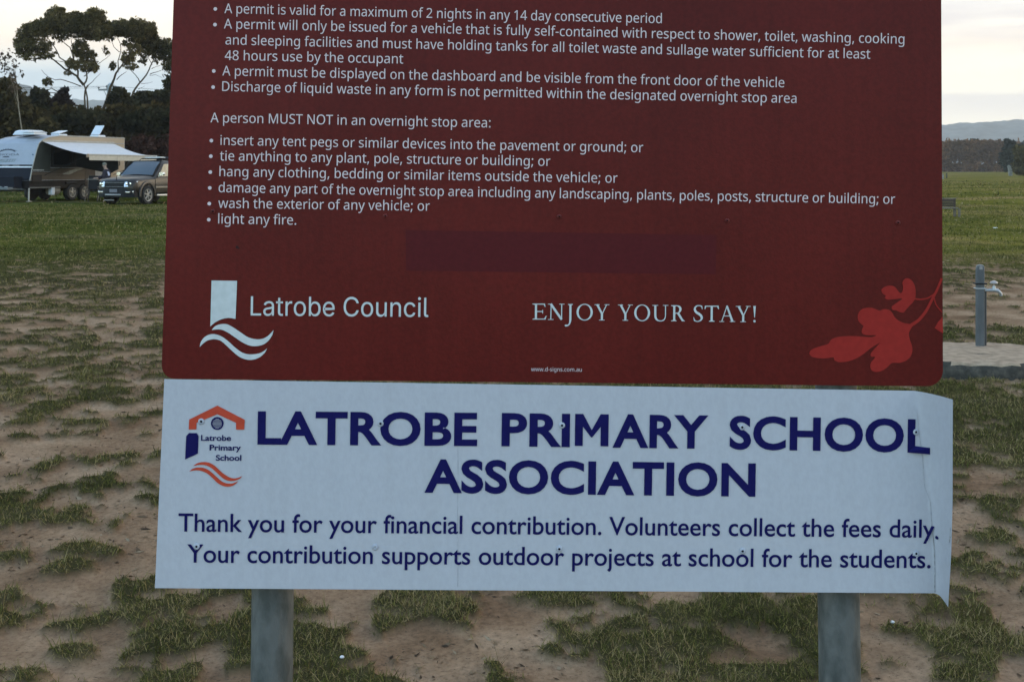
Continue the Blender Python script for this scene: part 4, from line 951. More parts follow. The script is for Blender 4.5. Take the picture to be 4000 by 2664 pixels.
    cr.build('crease', mat('dull_crease', (0.27, 0.275, 0.28), 0.8, var=0.3, scale=200), root)  # slightly darker threads along the fold and edge
    st = MB()
    st.tube([S(x, y, 0.0008) for x, y in ((1788, 1700), (1789, 1830), (1787, 2000), (1789, 2180), (1788, 2290))], [0.0002, 0.0003, 0.0003, 0.0003, 0.0004], 5)
    st.build('stain_line', mat('faint_stain', (0.335, 0.338, 0.36), 0.8, var=0.3, scale=60), root)
BODY_LINES = [
    ('Thank you for your financial contribution. Volunteers collect the fees daily.', (696.5, 2074.5), (3666, 2099)),
    ('Your contribution supports outdoor projects at school for the students.', (730.4, 2195.5), (3635, 2217.5)),
]
sign_white()

# ---- posts
M_GALV = mat('galvanised_steel', (0.098, 0.100, 0.094), 0.6, 0.1, var=0.25, scale=40, bump=0.25, bscale=90, col2=(0.052, 0.056, 0.052), stretch=(1, 1, 0.5), lo=0.40, hi=0.62)
def post(px, lab):
    yb0 = D0 + SA * (px - CX) / F * D0 - SB * CAMZ + 0.044
    x = (px - CX) / F * (yb0 + SB * 0.8)
    o = empty('sign_post', (x, yb0, 0))
    tag(o, lab, 'sign post', 'posts carrying the signs')
    mb = MB(); ztop = 2.28; k = SB
    mb.tube([(0, 0, -0.05), (0, k * 0.6, 0.6), (0, k * 1.2, 1.2), (0, k * ztop, ztop)], 0.0318, 32)
    mb.build('pole', M_GALV, o, smooth=True)
    c = MB(); c.tube([(0, k * ztop, ztop - 0.02), (0, k * ztop + 0.001, ztop + 0.012)], [0.0335, 0.030], 24)
    c.build('cap', mat('black_plastic_cap', (0.02, 0.02, 0.02), 0.5), o, smooth=True)
post(1064, 'galvanised steel post under the left end of the white sign')
post(3277, 'galvanised steel post under the right end of the white sign')
FB2 = parse_font(FONT_TEXT)
# ------------------------------------------------------------------ the car and the caravan
HEAD = math.atan2(-0.943, -0.334)        # both face the same way, toward the viewer and a little left
FWD = Vector((math.cos(HEAD), math.sin(HEAD), 0)); LEFT = Vector((-FWD.y, FWD.x, 0))
M_TYRE = mat('tyre_rubber', (0.018, 0.018, 0.018), 0.85, var=0.25, scale=20)
M_ALLOY = mat('alloy_wheel', (0.24, 0.23, 0.21), 0.45, 0.3, var=0.1, scale=15)
M_DARKPL = mat('dark_plastic', (0.008, 0.0085, 0.010), 0.6, var=0.2, scale=12, spec=0.15)
M_GLASS = mat('dark_window_glass', (0.014, 0.022, 0.028), 0.08, var=0.1, scale=2, spec=0.9)
M_CHROME = mat('bright_metal', (0.62, 0.63, 0.64), 0.22, 0.9, var=0.06, scale=10)

def wheel(parent, c, r, wd, spokes, rim_r, side=1):
    """tyre with a spoked rim as its sub-part; side = +1 faces +Y"""
    mb = MB()
    mb.lathe((0, 0, 0), [(rim_r, -wd / 2), (r * 0.93, -wd / 2), (r, -wd * 0.32), (r, wd * 0.32), (r * 0.93, wd / 2), (rim_r * 1.02, wd / 2), (rim_r * 0.98, wd * 0.30), (0.02, wd * 0.28)], 32, 'y')
    o = mb.build('wheel', M_TYRE, parent, smooth=True)
    o.location = c
    if side < 0: o.rotation_euler = (0, 0, math.pi)
    q = MB()
    n = 40
    for (r0, r1, y0, y1) in ((rim_r * 0.90, rim_r * 1.01, wd * 0.30, wd * 0.52),):
        q.lathe((0, 0, 0), [(r0, y0), (r1, y0), (r1, y1), (r0, y1 - 0.01), (r0, y0)], 32, 'y')
    for k in range(spokes):
        a = 2 * math.pi * k / spokes + 0.3
        for da in (-0.11, 0.11):
            p0 = Vector((0.07 * math.cos(a), wd * 0.46, 0.07 * math.sin(a))); p1 = Vector((rim_r * 0.93 * math.cos(a + da), wd * 0.42, rim_r * 0.93 * math.sin(a + da)))
            q.tube([p0, p1], [0.030, 0.020], 6)
    q.lathe((0, 0, 0), [(0.02, wd * 0.3), (0.085, wd * 0.36), (0.085, wd * 0.46), (0.05, wd * 0.52), (0.01, wd * 0.52)], 20, 'y')
    q.build('rim', M_ALLOY, o, smooth=True)
    return o

def car():
    # front left wheel touches the ground at px 569, distance 48
    wf = W(569, 0, 48.0); wf.z = 0
    root = empty('car', wf - FWD * 1.52 - LEFT * 0.86, HEAD)
    root.scale = (0.97, 0.97, 0.985)
    tag(root, 'dark grey bronze four wheel drive with roof rack and silver headlights, parked beside the awning', 'car')
    Mb = mat('bronze_grey_paint', (0.013, 0.0105, 0.008), 0.40, 0.0, var=0.05, scale=3, coat=0.22)
    def sec(x, hw, zf, zb, zt, ht1=None, ht2=None, crown=0.02, zs=None):
        ht1 = ht1 or hw * 0.97; ht2 = ht2 or hw * 0.88
        h = [(0, zf), (hw * .86, zf), (hw * .99, zf + .12), (hw * 1.015, (zf + zb) / 2 + .06), (hw, zb - .06), (hw * .985, zb), (ht1, zt - .09), (ht2, zt - .015), (ht2 * .6, zt + crown * .7), (0, zt + crown)]
        return [(x, -y, z) for y, z in h[::-1]][:-1] + [(x, y, z) for y, z in h]
    st = [sec(2.43, .70, .50, .74, .86), sec(2.38, .83, .42, .82, .97), sec(2.24, .90, .38, .92, 1.045), sec(2.0, .92, .36, .98, 1.085), sec(1.55, .925, .36, 1.02, 1.13), sec(1.10, .93, .36, 1.06, 1.165),
          sec(0.92, .93, .36, 1.08, 1.18, .90, .80), sec(0.42, .93, .36, 1.09, 1.62, .78, .70), sec(0.22, .93, .36, 1.09, 1.755, .745, .66), sec(-0.1, .93, .36, 1.10, 1.80, .735, .64, .03), sec(-1.0, .93, .36, 1.11, 1.82, .73, .64, .03), sec(-1.9, .925, .38, 1.11, 1.80, .72, .63, .03), sec(-2.28, .90, .42, 1.10, 1.72, .70, .60, .02), sec(-2.40, .88, .45, 1.08, 1.25, .80, .7, .01), sec(-2.44, .80, .52, .95, 1.05)]
    mb = MB(); mb.loft([[p for p in s] for s in st])
    b = mb.build('body', Mb, root, smooth=True)
    # windscreen, side glass
    w = MB()
    lo = [(0.985, y, 1.185 + .03 * (1 - abs(y) / .8)) for y in (-.80, -.4, 0, .4, .80)]; hi = [(0.235, y, 1.762 + .012 * (1 - abs(y) / .66)) for y in (-.66, -.33, 0, .33, .66)]
    mid = [(0.63, y * 1.1, 1.50 + .02 * (1 - abs(y) / .7)) for y in (-.66, -.33, 0, .33, .66)]
    off = Vector((.022, 0, .022))
    w.loft([[tuple(Vector(p) + off) for p in r] for r in (lo, mid, hi)]); w.f = w.f[:-2]
    w.build('windscreen', M_GLASS, root, smooth=True, fix=False)
    fr = MB()
    for s in (-1, 1): fr.tube([(1.03, s * .84, 1.18), (.66, s * .765, 1.51), (.26, s * .70, 1.77)], [.028, .03, .03], 6)
    fr.tube([(.25, y, 1.788 + .01 * (1 - abs(y) / .7)) for y in (-.7, -.35, 0, .35, .7)], .022, 6)
    fr.build('windscreen_frame', M_DARKPL, root, smooth=True)
    for s in (-1, 1):
        def yy(z): return s * (.918 + (.735 - .918) * (z - 1.10) / .63 + .012)
        for poly in ([(0.72, 1.15), (0.16, 1.66), (-.50, 1.69), (-.50, 1.14)], [(-.60, 1.14), (-.60, 1.69), (-1.42, 1.69), (-1.50, 1.14)], [(-1.60, 1.14), (-1.55, 1.68), (-2.1, 1.64), (-2.2, 1.15)]):
            g = MB(); g.prism(poly, lambda x, z: (x, yy(z), z), lambda x, z: (x, yy(z) - s * .02, z))
            g.build('side_window', mat('bright_side_glass', (0.30, 0.28, 0.22), 0.05, 0.85, var=0.1, scale=2), root)
    # doors: seams, handles, side moulding
    for s in (-1, 1):
        for x in (.98, -.55, -1.48):
            d = MB(); d.tube([(x, s * .938, .55), (x, s * .948, .8), (x, s * .934, 1.08)], .008, 5); d.build('door_seam', M_DARKPL, root)
        m_ = MB(); m_.box((-.28, s * .95, .70), (2.5, .03, .075)); m_.build('side_moulding', mat('silver_moulding', (0.16, 0.15, 0.13), 0.4, 0.5, var=0.05), root, bevel=.008)
        for x in (-.38, -1.3):
            h = MB(); h.box((x, s * .955, 1.0), (.2, .035, .035)); h.build('door_handle', M_CHROME, root, bevel=.008)
        sp = MB(); sp.tube([(.92, s * .96, .37), (.85, s * .99, .36), (-1.0, s * .99, .36), (-1.08, s * .96, .37)], .045, 8); sp.build('side_step', mat('silver_step', (0.50, 0.48, 0.44), 0.35, 0.6, var=0.08), root, smooth=True)
        mi = MB(); mi.loft([[(.80, s * (.98 + a), 1.17 + z) for a, z in ((0, 0), (.20, .02), (.23, .08), (.2, .15), (0.02, .14))], [(.70, s * (.97 + a), 1.17 + z) for a, z in ((0, 0), (.21, .02), (.25, .08), (.21, .16), (0.02, .15))], [(.64, s * (.98 + a), 1.19 + z) for a, z in ((0, 0), (.19, .02), (.21, .07), (.18, .12), (0.02, .11))]], close=True)
        mi.tube([(.74, s * .92, 1.16), (.72, s * 1.0, 1.20)], .035, 6)
        mi.build('mirror', M_CHROME, root, smooth=True)
    # wheel arches and wheels
    for x in (1.52, -1.30):
        for s in (-1, 1):
            a = MB(); a.lathe((0, 0, 0), [(.02, 0), (.455, 0), (.455, .012), (.02, .012)], 28, 'y')
            o = a.build('wheel_well', mat('black_well', (.006, .006, .006), .95), root); o.location = (x, s * .932 - (.006 if s > 0 else .006), .42)
            f = MB(); n = 14; rows = []
            for i in range(n + 1):
                t = math.radians(-8 + 196 * i / n); c_, s_ = math.cos(t), math.sin(t)
                rows.append([(x + rr * c_, s * y, .40 + rr * s_) for rr, y in ((.565, .935), (.54, .975), (.48, .99), (.445, .98), (.44, .92))])
            f.loft(rows); f.build('wheel_arch', Mb, root, smooth=True)
            wheel(root, (x, s * .855, .385), .385, .25, 6, .255, s)
    # the front end
    def fx(y): return 2.44 - .30 * max(0, abs(y) - .45) ** 1.5 / .42 ** 1.5 * .55
    def fpan(name, m, ys, z0, z1, thick, proud, zc=0.0):
        p = MB(); rows = []
        for y in ys:
            x = fx(y) + proud
            rows.append([(x - thick, y, z0), (x, y, z0), (x + zc, y, (z0 + z1) / 2), (x - .03, y, z1), (x - thick, y, z1)])
        p.loft(rows, close=True); return p.build(name, m, root, smooth=True)
    fpan('bumper', M_DARKPL, np.linspace(-.90, .90, 15), .30, .66, .25, .05, .03)
    fpan('grille', M_DARKPL, np.linspace(-.50, .50, 7), .66, .96, .12, .012)
    for z in (.735, .905):
        fpan('grille_bar', mat('dull_grille_bar', (.16, .16, .165), .35, .6, var=.1), np.linspace(-.45, .45, 7), z - .012, z + .012, .04, .03)
    for s in (-1, 1):
        hl = MB(); rows = []
        for i, y in enumerate(np.linspace(.50, .90, 7)):
            x = fx(y) + .02 - .10 * max(0, (y - .78)) / .12
            z0, z1 = .735 + .02 * i / 6, .93 + .03 * i / 6
            rows.append([(x - .12, s * y, z0), (x + .03, s * y, z0), (x + .015, s * y, (z0 + z1) / 2), (x - .03, s * y, z1), (x - .12, s * y, z1)])
        hl.loft(rows, close=True)
        o = hl.build('headlight', mat('headlight_lens', (.42, .47, .55), .12, .25, var=.35, scale=14, coat=.5, col2=(.75, .80, .88)), root, smooth=True)
        bl = MB()
        for y, z in ((.60, .84), (.74, .85)):
            bl.lathe((fx(y) + .035, s * y, z), [(.055, 0), (.05, .018), (.02, .022)], 14, 'x')
        bl.build('bulb_housing', M_CHROME, o, smooth=True)
        fg = MB(); fg.box((fx(.66) + .085, s * .66, .52), (.03, .26, .05)); fg.box((fx(.84) + .07, s * .85, .53), (.03, .07, .07)); fg.build('fog_light', M_CHROME, root, bevel=.008)
    pl = MB(); pl.box((2.525, .0, .57), (.015, .37, .135)); pl.build('number_plate', mat('grey_plate', (.13, .13, .145), .6, var=.25, scale=60), root)
    sk = MB(); sk.box((2.53, -.02, .41), (.03, .78, .055)); sk.build('skid_plate', mat('silver_skid', (.27, .27, .28), .45, .5, var=.1), root, bevel=.01)
    lo_ = MB(); lo_.box((2.2, -.45, .18), (.05, .5, .03)); lo_.build('tow_point', mat('silver_skid', (.27, .27, .28)), root)
    an = MB(); an.tube([(2.36, .03, .99), (2.36, .03, 1.12)], .018, 8); an.tube([(2.36, .03, 1.1), (2.34, .04, 1.55), (2.31, .05, 2.02)], [.006, .005, .003], 6); an.build('antenna', M_DARKPL, root)
    # roof rack
    rk = MB()
    for s in (-1, 1): rk.tube([(.05, s * .56, 1.83), (-.1, s * .575, 1.90), (-1.75, s * .575, 1.905), (-1.9, s * .56, 1.83)], .018, 6)
    for x in (-.15, -.62, -1.1, -1.6): rk.tube([(x, -.575, 1.91), (x, .575, 1.91)], .02, 6)
    rk.build('roof_rack', M_DARKPL, root, smooth=True)
    pn = MB(); pn.box((-.35, -.05, 1.945), (.62, .62, .045)); pn.box((-.22, .30, 1.955), (.30, .24, .05)); pn.build('rack_panel', mat('pale_panel', (.50, .52, .52), .5, .2, var=.1), root, bevel=.01)
    bd = MB(); bd.box((-.95, .05, 1.95), (.55, .95, .07)); bd.build('rack_bag', mat('dark_bag', (.03, .03, .035), .8), root, bevel=.02)
car()

def caravan():
    """local x runs backward along the left side from the front corner, then the root is turned"""
    c0 = Vector((-20.9, 51.0, 0))
    root = empty('caravan', c0, HEAD)
    tag(root, 'silver and dark off-road caravan with raised nose, roof hatches and an open awning', 'caravan')
    # local: X forward, Y left; left side plane at y = 0, body spans y 0..-2.42, front corner about x = 0
    BW = 2.42
    prof = [(.0, .93), (-.02, 1.0), (-.16, 1.50), (-.42, 2.25), (-.56, 2.55), (-.78, 2.72), (-1.2, 2.83), (-1.9, 2.92), (-6.35, 2.92), (-6.4, 2.88), (-6.4, .93)]
    Msl = mat('silver_cladding', (.27, .29, .33), .5, .0, var=.04, scale=4)
    Mdk = mat('navy_checkerplate', (.008, .010, .016), .7, .0, var=.3, scale=60, spec=.1)
    Mcr = mat('cream_cladding', (.31, .245, .175), .6, .0, var=.05, scale=5, bump=.4, bscale=6, stretch=(.2, 1, 8))
    Mbk = mat('shade_dark_panel', (.016, .014, .013), .5, var=.25, scale=8)  # near-black carries the shade under the awning
    Mbr = mat('brown_stripe', (.13, .085, .06), .5, var=.25, scale=8, stretch=(.4, 1, 6))
    b = MB()
    secs = []
    for y, ins in ((-BW, .0), (-BW + .04, .0), (-BW / 2, .0), (-.04, .0), (.0, .0)):
        cr = .05 if -BW + .1 < y < -.1 else 0
        secs.append([(x, y, z + (cr if z > 2.6 else 0)) for x, z in prof])
    b.loft(secs)
    b.build('body', Msl, root)
    # side wall panels, a little proud of the body; awning shade is put into the dark colours
    def side(name, m, poly, y=.012):
        p = MB(); p.prism(poly, lambda x, z: (x, y, z), lambda x, z: (x, .001, z)); return p.build(name, m, root)
    side('upper_cladding', Mcr, [(-.80, 2.705), (-1.2, 2.80), (-1.9, 2.885), (-6.37, 2.885), (-6.37, 2.66), (-.74, 2.645)], .014)
    side('corner_cladding', mat('shaded_grey_green_cladding', (.036, .038, .031), .6, .0, var=.12, scale=3), [(-.06, 1.1), (-.19, 1.50), (-.45, 2.25), (-.60, 2.55), (-.73, 2.63), (-1.28, 2.63), (-1.28, 1.32), (-.1, 1.32)], .012)
    side('mid_cladding', Mbk, [(-1.30, 2.63), (-6.37, 2.63), (-6.37, 1.50), (-1.30, 1.50)], .010)
    lc = side('lower_cladding', mat('shaded_tan_cladding', (.075, .056, .040), .5, var=.12, scale=5, bump=.5, bscale=8, stretch=(.2, 1, 9)), [(-.02, .95), (-.12, 1.31), (-1.29, 1.31), (-1.29, 1.48), (-4.1, 1.48), (-4.1, .95)], .011)
    g = MB()
    for (x0, x1, z0, z1, dz) in ((-.15, -2.2, 1.25, 1.29, 0), (-.1, -3.6, 1.14, 1.165, 0), (-.05, -2.3, 1.03, 1.05, 0), (-2.4, -4.05, 1.30, 1.34, .05), (-2.6, -4.0, 1.40, 1.43, .03)):
        g.prism([(x0, z0), (x1, z0 + dz), (x1, z1 + dz), (x0, z1)], lambda x, z: (x, .018, z), lambda x, z: (x, .013, z))
    g.prism([(-1.5, 1.16), (-1.9, 1.08), (-2.5, 1.10), (-3.2, 1.32), (-3.9, 1.44), (-3.2, 1.38), (-2.4, 1.25), (-2.1, 1.22)], lambda x, z: (x, .021, z), lambda x, z: (x, .013, z))
    g.build('stripe_graphic', mat('dark_brown_stripe', (.055, .038, .028), .5, var=.3, scale=10), lc)
    g = MB(); g.prism([(-2.0, 1.20), (-2.5, 1.18), (-3.0, 1.34), (-3.5, 1.46), (-2.9, 1.44), (-2.5, 1.34)], lambda x, z: (x, .025, z), lambda x, z: (x, .013, z)); g.build('stripe_graphic', mat('grey_stripe', (.20, .20, .18), .5, var=.2), lc)
    ml = MB()
    for i in range(9): ml.box((-.24 - i * .075, .018, 1.385), (.05, .006, .045 if i % 3 else .055))
    ml.build('model_lettering', mat('pale_lettering_small', (.42, .42, .40), .6), root)
    side('rear_cladding', Mcr, [(-5.35, 2.62), (-6.37, 2.62), (-6.37, .95), (-5.35, .95)], .016)
    dr = side('door', mat('dark_brown_door', (.030, .022, .018), .5, var=.2), [(-3.55, 2.45), (-4.25, 2.45), (-4.25, .70), (-3.55, .70)], .020)
    hn = MB(); hn.box((-3.66, .035, 1.55), (.08, .03, .1)); hn.build('door_handle', M_CHROME, dr)
    for (x0, x1, z0, z1) in ((-1.45, -2.5, 1.60, 2.3), (-2.75, -3.4, 1.75, 2.3), (-5.45, -6.0, 1.6, 2.15)):
        w = side('window', mat('black_caravan_window', (.008, .009, .010), .08, spec=.7), [(x0, z1), (x1, z1), (x1, z0), (x0, z0)], .026)
        fr = MB()
        for a, c_ in (((x0, z0), (x1, z0)), ((x1, z0), (x1, z1)), ((x1, z1), (x0, z1)), ((x0, z1), (x0, z0))):
            fr.tube([(a[0], .026, a[1]), (c_[0], .026, c_[1])], .02, 6)
        fr.build('window_frame', M_DARKPL, w)
    mo = MB(); mo.tube([(x, .02, z) for x, z in prof[:10]], .022, 6)
    mo.build('corner_moulding', mat('cream_moulding', (.30, .28, .24), .5, .1), root, smooth=True)
    mo = MB(); mo.tube([(x, -BW - .0, z) for x, z in prof[:10]], .022, 6)
    mo.build('corner_moulding', mat('cream_moulding', (.5, .48, .42)), root, smooth=True)
    # front face: dark lower panel, light bar
    def front(name, m, y0, y1, z0, z1, pr, parent=root):
        def xf(z): return float(np.interp(z, [.93, 1.0, 1.50, 2.25, 2.55], [.0, -.02, -.16, -.42, -.56]))
        p = MB(); n = 6; rows = []
        for z in np.linspace(z0, z1, n): rows.append([(xf(z) + pr, y0, z), (xf(z) + pr, y1, z), (xf(z) - .002, y1, z), (xf(z) - .002, y0, z)])
        p.loft(rows, close=True); return p.build(name, m, parent)
    front('lower_front_panel', Mdk, -BW + .02, -.02, .94, 1.49, .018)
    front('trim_strip', mat('white_trim', (.62, .64, .66), .45), -BW + .02, -.02, 1.495, 1.545, .025)
    lb = front('light_bar', M_DARKPL, -BW + .02, -.02, 1.555, 1.625, .020)
    for y0, y1 in ((-2.3, -1.75), (-1.65, -1.25), (-1.05, -.7)):
        front('marker_lens', mat('smoky_lens', (.20, .19, .18), .3, var=.2), y0, y1, 1.572, 1.61, .028, lb)
    # name and sun emblem on the nose
    def onf(u, v, pr=.006):
        z = v; return (float(np.interp(z, [1.50, 2.25, 2.55], [-.16, -.42, -.56])) + pr, u, z)
    Ml = mat('charcoal_lettering', (.030, .038, .055), .6)
    em = MB()
    V, Fc = word_outline('KOKODA', FB2)
    x0 = min(v[0] for v in V); x1 = max(v[0] for v in V)
    em.add([onf(-2.28 + (v[0] - x0) / (x1 - x0) * 1.42, 2.02 + v[1] * .20) for v in V], Fc)
    em.build('name_lettering', Ml, root, fix=False)
    em = MB(); n = 16
    a = [onf(-1.55 + .46 * math.cos(t), 2.16 + .15 * math.sin(t)) for t in np.linspace(.25, math.pi - .25, n)]
    c_ = [onf(-1.55 + .40 * math.cos(t), 2.15 + .11 * math.sin(t)) for t in np.linspace(.25, math.pi - .25, n)]
    em.add(a + c_, [(i, i + 1, i + 1 + n, i + n) for i in range(n - 1)])
    for t in np.linspace(.45, math.pi - .45, 9):
        em.add([onf(-1.55 + r_ * math.cos(t + d), 2.16 + r_ * .33 * math.sin(t + d)) for r_, d in ((.47, -.07), (.47, .07), (.56, 0))], [(0, 1, 2)])
    em.add([onf(u, v) for u, v in ((-1.76, 1.94), (-1.36, 1.94), (-1.42, 1.99), (-1.7, 1.99))], [(0, 1, 2, 3)])
    em.build('sun_emblem', Ml, root, fix=False)
    sc_ = MB()
    for i, (u0, u1, v0) in enumerate(((-2.35, -1.0, 1.835), (-2.35, -1.62, 1.80), (-2.35, -1.42, 1.765), (-1.72, -1.15, 1.735), (-2.35, -1.5, 1.715))):
        sc_.add([onf(u, v) for u, v in ((u0, v0), (u1, v0 + .018), (u1 + .05, v0 + .036), (u0, v0 + .014))], [(0, 1, 2, 3)])
    for u in (-1.5, -1.36, -1.22, -1.1):
        sc_.add([onf(u_, v) for u_, v in ((u, 1.74), (u + .03, 1.74), (u + .11, 1.85), (u + .07, 1.85))], [(0, 1, 2, 3)])
    sc_.build('script_graphic', mat('grey_green_lettering', (.10, .13, .13), .6), root, fix=False)
    bt = MB(); bt.lathe((0, 0, 0), [(.03, 0), (.03, .02), (.01, .03)], 10, 'x'); o = bt.build('clearance_light', mat('blue_grey_light', (.05, .1, .16), .3), root); o.location = onf(-.12, 2.06)
    # chassis, lockers, drawbar, wheels
    ch = MB(); ch.box((-3.2, -BW / 2, .75), (6.3, BW - .1, .36)); ch.build('chassis', mat('dark_brown_underbody', (.010, .008, .007), .7, var=.3), root)
    sb = MB(); sb.box((-1.0, -.03, .62), (1.9, .05, .06)); sb.build('sill_rail', mat('grey_rail', (.10, .095, .085), .6), root)
    tb = MB(); tb.box((-.42, .02, 1.03), (.58, .05, .3)); tb.build('tunnel_hatch', mat('dark_brown_hatch', (.022, .017, .014), .6), root)
    db = MB(); db.tube([(-.2, -.4, .56), (1.5, -BW / 2, .54)], .05, 6); db.tube([(-.2, -BW + .4, .56), (1.5, -BW / 2, .54)], .05, 6); db.tube([(1.4, -BW / 2, .54), (1.75, -BW / 2, .56)], .06, 8); db.box((.55, -BW / 2, .60), (.6, 1.6, .10))
    db.build('drawbar', mat('grey_drawbar', (.12, .135, .14), .6, .2), root)
    jw = MB(); jw.tube([(1.2, -BW / 2 + .15, .1), (1.2, -BW / 2 + .15, 1.0)], .03, 8); jw.lathe((1.2, -BW / 2 + .15, .11), [(.03, -.05), (.11, -.04), (.11, .04), (.03, .05)], 16, 'y'); jw.build('jockey_wheel', M_DARKPL, root)
    bx = MB(); bx.box((.28, -BW / 2 - .1, .86), (.5, 1.9, .5)); bx.build('front_locker', Mdk, root, bevel=.02)
    for y in (-1.75, -2.1):
        gb = MB(); gb.lathe((.72, y, .66), [(.13, 0), (.155, .05), (.155, .42), (.11, .52), (.04, .54), (.04, .60)], 18); gb.build('gas_bottle', mat('pale_gas_bottle', (.42, .47, .50), .45, .1, var=.12), root, smooth=True)
    for y in (-1.05, -.75):
        hs = MB(); hs.box((.56, y, .66), (.05, .14, .04)); hs.build('hitch_socket', mat('pale_socket', (.3, .3, .3), .5), root)
    for y in (-.06, -BW + .06):
        lg = MB(); lg.tube([(-.04, y, .60), (-.03, y, .05)], .035, 6); lg.box((-.03, y, .03), (.18, .14, .03)); lg.build('stabiliser_leg', mat('galvanised_leg', (.33, .32, .29), .5, .3), root)
    tk = MB(); tk.lathe((-1.75, -.25, .46), [(.0, -.30), (.17, -.29), (.2, -.2), (.2, .25), (.15, .3), (.0, .3)], 18, 'x'); tk.build('water_tank', mat('grey_tank', (.16, .155, .13), .6, var=.15), root, smooth=True)
    tk = MB(); tk.box((-1.48, -.10, .45), (.20, .2, .34)); tk.build('tank_end', mat('white_plastic', (.52, .56, .60), .5), root, bevel=.02)
    for x in (-2.72, -3.56):
        for s in (1, -1):
            wheel(root, (x, -.12 if s > 0 else -BW + .12, .375), .375, .24, 5, .225, s)
        ar = MB(); ar.box((x, -.01, .80), (.86, .06, .10)); ar.build('mudguard', M_DARKPL, root, bevel=.02)
    # roof gear
    ac = MB(); ac.loft([[(-.9 - x, -1.75 + ins, z) for x, z, ins in ((0, 2.95, 0), (.10, 3.12, .06), (.3, 3.17, .08), (1.05, 3.17, .08), (1.22, 3.12, .05), (1.24, 2.95, 0))], [(-.9 - x, -.95 - ins, z) for x, z, ins in ((0, 2.95, 0), (.10, 3.12, .06), (.3, 3.17, .08), (1.05, 3.17, .08), (1.22, 3.12, .05), (1.24, 2.95, 0))]])
    Mw = mat('white_roof_plastic', (.50, .52, .54), .4, var=.05)
    o = ac.build('air_conditioner', Mw, root, smooth=True, bevel=.03)
    vt = MB(); vt.box((-1.9, -.965, 3.08), (.26, .012, .08)); vt.build('vent', mat('grey_vent', (.25, .25, .25), .6), o)
    def hatch(x, y, dx, dy, h, tilt):
        m_ = MB(); m_.box((x, y, 2.985), (dx, dy, .09), None, .93); o = m_.build('roof_hatch', Mw, root, bevel=.015)
        l_ = MB(); M_ = Matrix.Rotation(R(tilt), 3, 'Y'); l_.box((x + .02 * tilt / 10 * 0, y, 3.05 + dx / 2 * abs(math.sin(R(tilt)))), (dx, dy, .035), M_); l_.build('hatch_lid', Mw, o, bevel=.01)
    hatch(-.95, -.55, .85, .62, .1, 0)
    hatch(-2.9, -.9, .55, .5, .1, 14)
    hatch(-5.0, -.45, .55, .5, .1, 52)
    # awning: sheet, roller at the wall, outer rail, valance, arms
    A0, A1, B0, B1 = Vector((-.78, .03, 2.645)), Vector((-5.55, .03, 2.64)), Vector((-.86, 2.42, 2.05)), Vector((-5.55, 2.42, 2.02))
    aw = MB(); nu, nv = 12, 12; top = []
    for j in range(nv + 1):
        v = j / nv
        for i in range(nu + 1):
            u = i / nu
            p = (A0 * (1 - u) + A1 * u) * (1 - v) + (B0 * (1 - u) + B1 * u) * v
            p.z -= .10 * math.sin(math.pi * v) * (0.7 + .5 * u)
            top.append(p)
    n1 = nu + 1
    k = len(top)
    aw.v = [tuple(p) for p in top] + [tuple(p + Vector((0, 0, -.006))) for p in top]
    for j in range(nv):
        for i in range(nu):
            a_ = j * n1 + i
            aw.f.append((a_, a_ + 1, a_ + n1 + 1, a_ + n1)); aw.f.append((a_ + k, a_ + n1 + k, a_ + n1 + 1 + k, a_ + 1 + k))
    awo = aw.build('awning', mat('pale_awning_canvas', (.46, .455, .45), .85, var=.05, scale=6), root, smooth=True)
    va = MB(); cols = []
    for i in range(25):
        u = i / 24; p = B0 * (1 - u) + B1 * u
        cols.append([tuple(p + Vector((0, .03, -.02))), tuple(p + Vector((0, .035 + .012 * math.sin(i * 2.1), -.13))), tuple(p + Vector((0, .03 + .02 * math.sin(i * 2.1), -.235))), tuple(p + Vector((0, .02 + .02 * math.sin(i * 2.1), -.235))), tuple(p + Vector((0, .02, -.02)))])
    va.loft(cols, close=True); va.build('valance', mat('cream_valance', (.42, .38, .31), .85, var=.06, scale=8), awo, smooth=True)
    rl = MB(); rl.tube([B0 + Vector((.06, 0, 0)), B1 - Vector((.06, 0, 0))], .045, 10); rl.tube([A0 + Vector((.04, 0, .02)), A1 - Vector((.04, 0, -.02))], .05, 10); rl.build('awning_rail', mat('cream_moulding', (.5, .48, .42)), awo, smooth=True)
    for (p, q) in ((B0, (-.86, .04, 1.15)), (B1, (-5.5, .04, 1.15))):
        ar = MB(); ar.tube([p, Vector(q)], .012, 6); ar.build('awning_arm', M_DARKPL, awo)
    ec = MB(); ec.box(B0 + Vector((.07, 0, -.04)), (.06, .12, .16)); ec.build('rail_end_cap', mat('tan_cap', (.30, .2, .13), .6), awo, bevel=.02)
    # plain dark sheet across the space under the awning
    sw = MB()
    sw.prism([(.04, 2.44), (2.36, 1.90), (2.36, 1.42), (1.9, 1.22), (.04, 1.55)], lambda y, z: (-2.9, y, z), lambda y, z: (-2.93, y, z))
    sw.build('dark_sheet', mat('black_sheet', (.010, .010, .009), .95), awo)
caravan()
